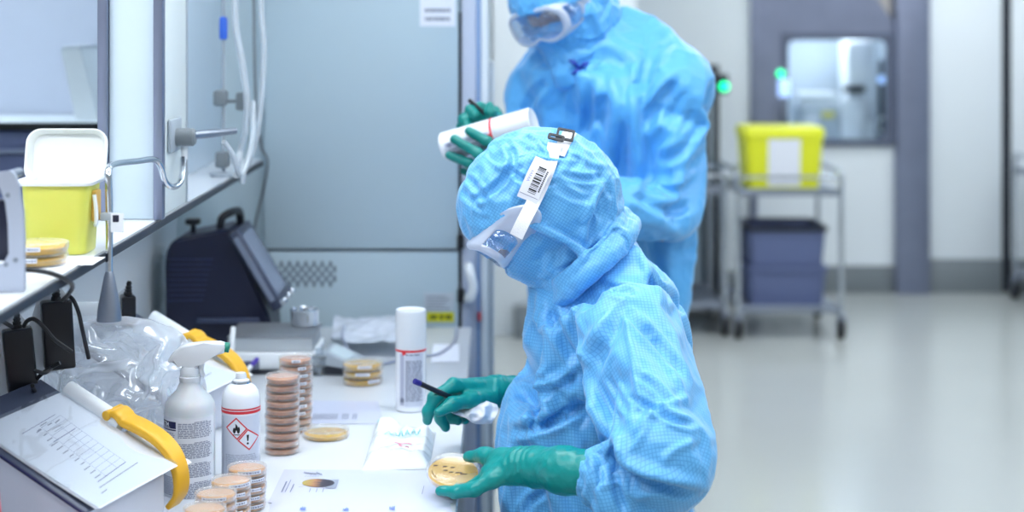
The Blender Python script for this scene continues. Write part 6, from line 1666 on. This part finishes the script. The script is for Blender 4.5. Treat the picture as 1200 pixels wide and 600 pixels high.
def standing_person():
    Hc = Q(662, 9, 3.70); f, u, r = local((-.55, -.72, -.42), (-.25, 0, 1))
    g = lambda a, b_, c_: Hc + f * a + u * b_ + r * c_
    Fd = np.array([-.53, -.85, 0])          # the way the chest faces
    b = Field(.008, .02)
    face(b, Hc, f, u, r)
    b.chain([g(-.02, -.03, 0), Q(690, 80, 3.76)], [.055, .058], k=.03)
    b.chain([Q(700, 95, 3.77), Q(706, 180, 3.77), Q(705, 330, 3.77), Q(705, 455, 3.77)], [.06, .105, .115, .12], flat=(Fd, .75), k=.04)
    b.chain([Q(715, 95, 3.74), Q(785, 112, 3.66), Q(775, 258, 3.60), Q(640, 216, 3.38)], [.05, .05, .042, .028], k=.02)
    b.chain([Q(695, 98, 3.80), Q(640, 128, 3.84), Q(628, 262, 3.80), Q(604, 172, 3.44)], [.05, .05, .042, .026], k=.02)
    hips = ((.195, 3.82), (.325, 3.73))
    for hx, hy in hips:
        b.chain([(hx, hy, .80), (hx, hy - .01, .45), (hx, hy + .01, .10)], [.062, .044, .036], k=.03); b.chain([(hx, hy, .06), (hx + Fd[0] * .14, hy + Fd[1] * .14, .04)], [.038, .028], k=.02)
    person = plain_piece('person', b, M_skin2, None, 3, sub=0)
    tag(person, 'standing person in plain blue suit and goggles holding a white spray can', 'person')
    eyes(person, Hc, f, u, r)
    c = Field(.0085, .03)
    c.cap(Q(700, 100, 3.77), Q(700, 85, 3.77), .10, .09)
    c.chain([Q(710, 150, 3.77), Q(709, 270, 3.77), Q(712, 350, 3.77), Q(714, 470, 3.77)], [.165, .172, .166, .165], flat=(Fd, .80), k=.07)
    c.cap(Q(715, 105, 3.74), Q(776, 118, 3.67), .085, .078, k=.10)
    c.cap(Q(695, 108, 3.80), Q(648, 132, 3.84), .085, .076, k=.10)
    c.cap(Q(778, 120, 3.655), Q(772, 250, 3.585), .076, .071, reg=1, k=.022)
    c.cap(Q(772, 250, 3.585), Q(690, 236, 3.45), .066, .052, reg=2, k=.01); c.cap(Q(690, 236, 3.45), Q(640, 216, 3.37), .052, .042, reg=2, k=.01)
    c.cap(Q(644, 134, 3.85), Q(632, 262, 3.82), .074, .07, reg=3, k=.01); c.cap(Q(632, 262, 3.82), Q(606, 180, 3.48), .065, .042, reg=4, k=.01)
    for hx, hy in hips: c.cap((hx, hy, .82), (hx, hy - .01, .12), .112, .085, k=.03, reg=5)
    frs = {0: frame((0, 0, 1), (0, 0, 0), (.85, -.5, 0)), 1: frame((0, .1, 1), (0, 0, 0)), 2: frame((1, .6, 0), (0, 0, 0), (0, 0, 1)), 3: frame((0, .1, 1), (0, 0, 0)), 4: frame((.3, 1, -.5), (0, 0, 0)), 5: frame((0, 0, 1), (0, 0, 0))}
    suit_piece('coverall', c, frs, M_suit2, person, (5., -.22, 34, .06), 3, (.003, 13, 3.1), 1, lambda V: np.where(V[:, 2] < .3, .3, .075), STAND_FOLDS)
    for hx, hy in hips:
        s = Field(.008, .03); s.chain([(hx, hy, .065), (hx + Fd[0] * .15, hy + Fd[1] * .15, .05)], [.056, .046], k=.03); s.cap((hx, hy, .06), (hx, hy, .17), .056, .062); plain_piece('overshoe', s, M_suit2, person, 3, lambda V, F_: np.stack([V[:, 0], V[:, 1], np.maximum(V[:, 2], .002)], 1))
    h = Field(.0065, .02)
    h.cap(g(-.015, .03, 0), g(.02, .03, 0), .112, .108, flat=(r, .9), k=.03)
    h.cap(g(.03, -.02, 0), g(.045, -.085, 0), .078, .052, k=.03)
    h.cap(g(-.02, -.05, 0), Q(690, 78, 3.76), .095, .09, k=.04)
    h.cap(g(.0, -.10, 0), Q(668, 84, 3.66), .06, .035, k=.03)
    h.chain([Q(727, 52, 3.80), Q(716, 66, 3.68), Q(690, 84, 3.63), Q(662, 94, 3.66), Q(648, 86, 3.72), Q(650, 74, 3.80)], [.015] * 6, k=.012)
    ed = [g(.062, -.0, .098), g(.045, -.05, .092), g(.03, -.10, .08), g(.01, -.13, .06)]
    for s_ in (-1, 1): h.cap(g(.125, .012, 0), g(.088, .012, s_ * .062), .027, .022, sub=True)
    _, *HV = suit_piece('hood', h, {0: frame(u, Hc, (0, 1, 0))}, M_suit2, person, (1.8, -.09, 26, .1), 2, (.0018, 20, 8.2), 1, lambda V: np.where(np.linalg.norm(V - g(.09, .0, 0), axis=1) < .085, .6, .12))
    gg, gl = goggles(person, g(.086, .006, 0), f, u, r, W=.094, H=.046, wrap=.05, front=.036, win=(.3, .9), taper=.15, drop=.0)
    from mathutils.bvhtree import BVHTree
    bv = BVHTree.FromPolygons([Vector(v) for v in HV[0]], [tuple(int(i) for i in q) for q in HV[1]]); o_ = Vector((0, 0, CAM_H)); hit = bv.ray_cast(o_, (P(678, 80, 1.0) - o_).normalized())
    bm = BM(); c0 = (hit[0] + hit[1] * .003) if hit[0] is not None else P(676, 77, 3.6)
    for dx, dz in ((-.022, .018), (.022, .012), (-.016, -.012), (.012, -.016)):
        add_tube(bm, [c0, c0 + Vector((dx * .5, -.008, dz * .7)), c0 + Vector((dx, 0, dz))], [.003, .006, .003], 8, 4)
    obj('hood_tie', bm, mat('tie_blue', (40, 70, 170), .5), person)
    # the can and the two hands on it
    B, T = Vector(P(520, 172.5, 3.315)), Vector(P(626.5, 142.5, 3.255)); ax = (T - B).normalized()
    toc = (Vector((0, 0, CAM_H)) - B); yv = -(toc - ax * toc.dot(ax)).normalized(); yv = Matrix.Rotation(.5, 3, ax) @ yv; xv = yv.cross(ax)
    big_can.matrix_world = basis(xv, yv, ax, B)
    k = .0078
    n = Field(.0026, .008)
    n.chain([Q(665, 226, 3.41), Q(628, 212, 3.345)], [.036, .027], k=.02)
    wr = Q(622, 208, 3.335)
    for x, y, Y, r0 in ((590, 181, 3.252, .0115), (582, 193, 3.252, .0115), (577, 203, 3.262, .011), (576, 211, 3.278, .0105)): n.cap(wr, Q(x, y, Y), .022, r0, k=.014)
    n.chain([Q(590, 181, 3.252), Q(571, 165.5, 3.254), Q(549.5, 153.5, 3.262)], [.0115, .0102, .0088], k=.006)
    n.chain([Q(582, 193, 3.252), Q(560.5, 180, 3.250), Q(532.5, 163, 3.264)], [.0118, .0104, .009], k=.006)
    n.chain([Q(577, 203, 3.262), Q(550, 191, 3.262), Q(527, 182, 3.282)], [.0112, .010, .0085], k=.006)
    n.chain([Q(576, 211, 3.278), Q(556, 207, 3.295), Q(543, 200, 3.315)], [.009, .0076, .0066], k=.006)
    n.chain([Q(616, 200, 3.335), Q(598, 186, 3.345), Q(582, 170, 3.352)], [.014, .011, .0085], k=.01)
    plain_piece('glove', n, M_glove2, person, 2, wrist_wrinkles(wr, (1, .5, 0), .001, .03), 1)
    n = Field(.0026, .008)
    n.chain([Q(612, 178, 3.50), Q(600, 166, 3.44)], [.034, .026], k=.02); wr = Q(598, 163, 3.43)
    for x, y, Y, r0 in ((580, 132, 3.385, .012), (582, 140, 3.375, .012), (582, 148, 3.37, .0115), (581, 155, 3.368, .011)): n.cap(wr, Q(x, y, Y), .022, r0, k=.014)
    n.chain([Q(580, 132, 3.385), Q(562, 126.5, 3.37), Q(551, 129, 3.35), Q(556, 134, 3.335)], [.0125, .0115, .0105, .009], k=.006)
    n.chain([Q(582, 140, 3.375), Q(556, 135, 3.355), Q(543, 140, 3.345), Q(548, 148, 3.335)], [.0125, .0118, .0108, .009], k=.006)
    n.chain([Q(582, 148, 3.37), Q(552, 143.5, 3.36), Q(541, 149, 3.352), Q(547, 156, 3.345)], [.012, .0112, .010, .0085], k=.006)
    n.chain([Q(581, 155, 3.368), Q(556, 153, 3.368), Q(546, 158, 3.366), Q(552, 163, 3.36)], [.011, .010, .009, .008], k=.006)
    n.chain([Q(592, 152, 3.40), Q(578, 140, 3.36), Q(574.5, 131, 3.345), Q(574, 124, 3.345)], [.0145, .0115, .0105, .0085], k=.008)
    plain_piece('glove', n, M_glove2, person, 2, wrist_wrinkles(wr, (0, 1, 0), .001, .03), 1)
    a, b2 = Vector(P(549, 116.5, 3.35)), Vector(P(573, 138, 3.352)); d = (b2 - a).normalized(); L_ = .12
    t = thing('marker_pen', 'black pen tip poking from the upper green fist behind the held spray can', 'pen', a)
    bm = BM(); add_lathe(bm, [(.003, 0), (.0045, .003), (.0046, .06)], 16, d); obj('barrel', bm, M_blackp, t)
    return person
standing_person()

# ------------------------------------------------------------------ crumpled clear bag on the bench (buckled like the cloth)
def clear_bag():
    b = Field(.0058, .03)
    b.cap(Q(100, 442, 2.69), Q(178, 442, 2.69), .046, .050, k=.05, flat=((0, 1, 0), 1.2)); b.cap(Q(118, 425, 2.69), Q(150, 420, 2.69), .036, .034, k=.05)
    b.cap(Q(98, 485, 2.68), Q(188, 482, 2.70), .048, .050, k=.05); b.cap(Q(110, 532, 2.69), Q(175, 532, 2.69), .050, .054, k=.05)
    b.cap(Q(80, 440, 2.67), Q(88, 475, 2.67), .02, .028, k=.03); b.cap(Q(198, 450, 2.69), Q(206, 475, 2.68), .025, .022, k=.03)
    V, Fc = b.mesh(3)
    V = drape(V, Fc, .08, 1.4, -.24, 30)
    V[:, 2] = np.maximum(V[:, 2], TZ + .002); V[:, 0] = np.maximum(V[:, 0], -.795)
    V, Fc, _ = subdivide(V, Fc)
    N, _n = vnormals(V, Fc)
    q = V + .02 * np.stack([perlin(V * 9 + k * 4.1) for k in range(3)], 1)
    d = .007 * (1 - 2.6 * np.abs(perlin(q * 10 + 2))).clip(-.5) + .0022 * (1 - 2.8 * np.abs(perlin(q * 26 + 6))).clip(-.3)
    V = V + N * (d - .002)[:, None]
    V[:, 2] = np.maximum(V[:, 2], TZ + .001)
    o = link_mesh('plastic_bag', mesh_from('plastic_bag', V, Fc), M_film)
    tag(o, 'crumpled clear plastic bag heaped on the bench between the two sloping stands', 'plastic bag')
clear_bag()
# ================================================================== camera, added fill light from the open side, output
cd = bpy.data.cameras.new('camera'); cam = bpy.data.objects.new('camera', cd); C.objects.link(cam)
cam.location = (0, 0, CAM_H); cam.rotation_euler = (PI / 2, 0, 0)
cd.sensor_width = 36; cd.lens = 36 * F / 1200
cd.shift_x = (600 - PX) / 1200; cd.shift_y = -(300 - PY) / 1200
cd.clip_start = .05
cd.dof.use_dof = True; cd.dof.focus_distance = 2.58; cd.dof.aperture_fstop = 2.6
sc = bpy.context.scene
sc.camera = cam
w = bpy.data.worlds.new('world'); sc.world = w; w.use_nodes = True
w.node_tree.nodes['Background'].inputs[0].default_value = (.92, .96, 1, 1)
w.node_tree.nodes['Background'].inputs[1].default_value = .36
sc.view_settings.view_transform = 'Standard'
sc.view_settings.look = 'None'
sc.view_settings.gamma = 1
sc.view_settings.use_curve_mapping = False
sc.view_settings.exposure = .25
sc.cycles.use_denoising = True
sc.cycles.max_bounces = 10
sc.cycles.transparent_max_bounces = 24
sc.cycles.sample_clamp_indirect = 6
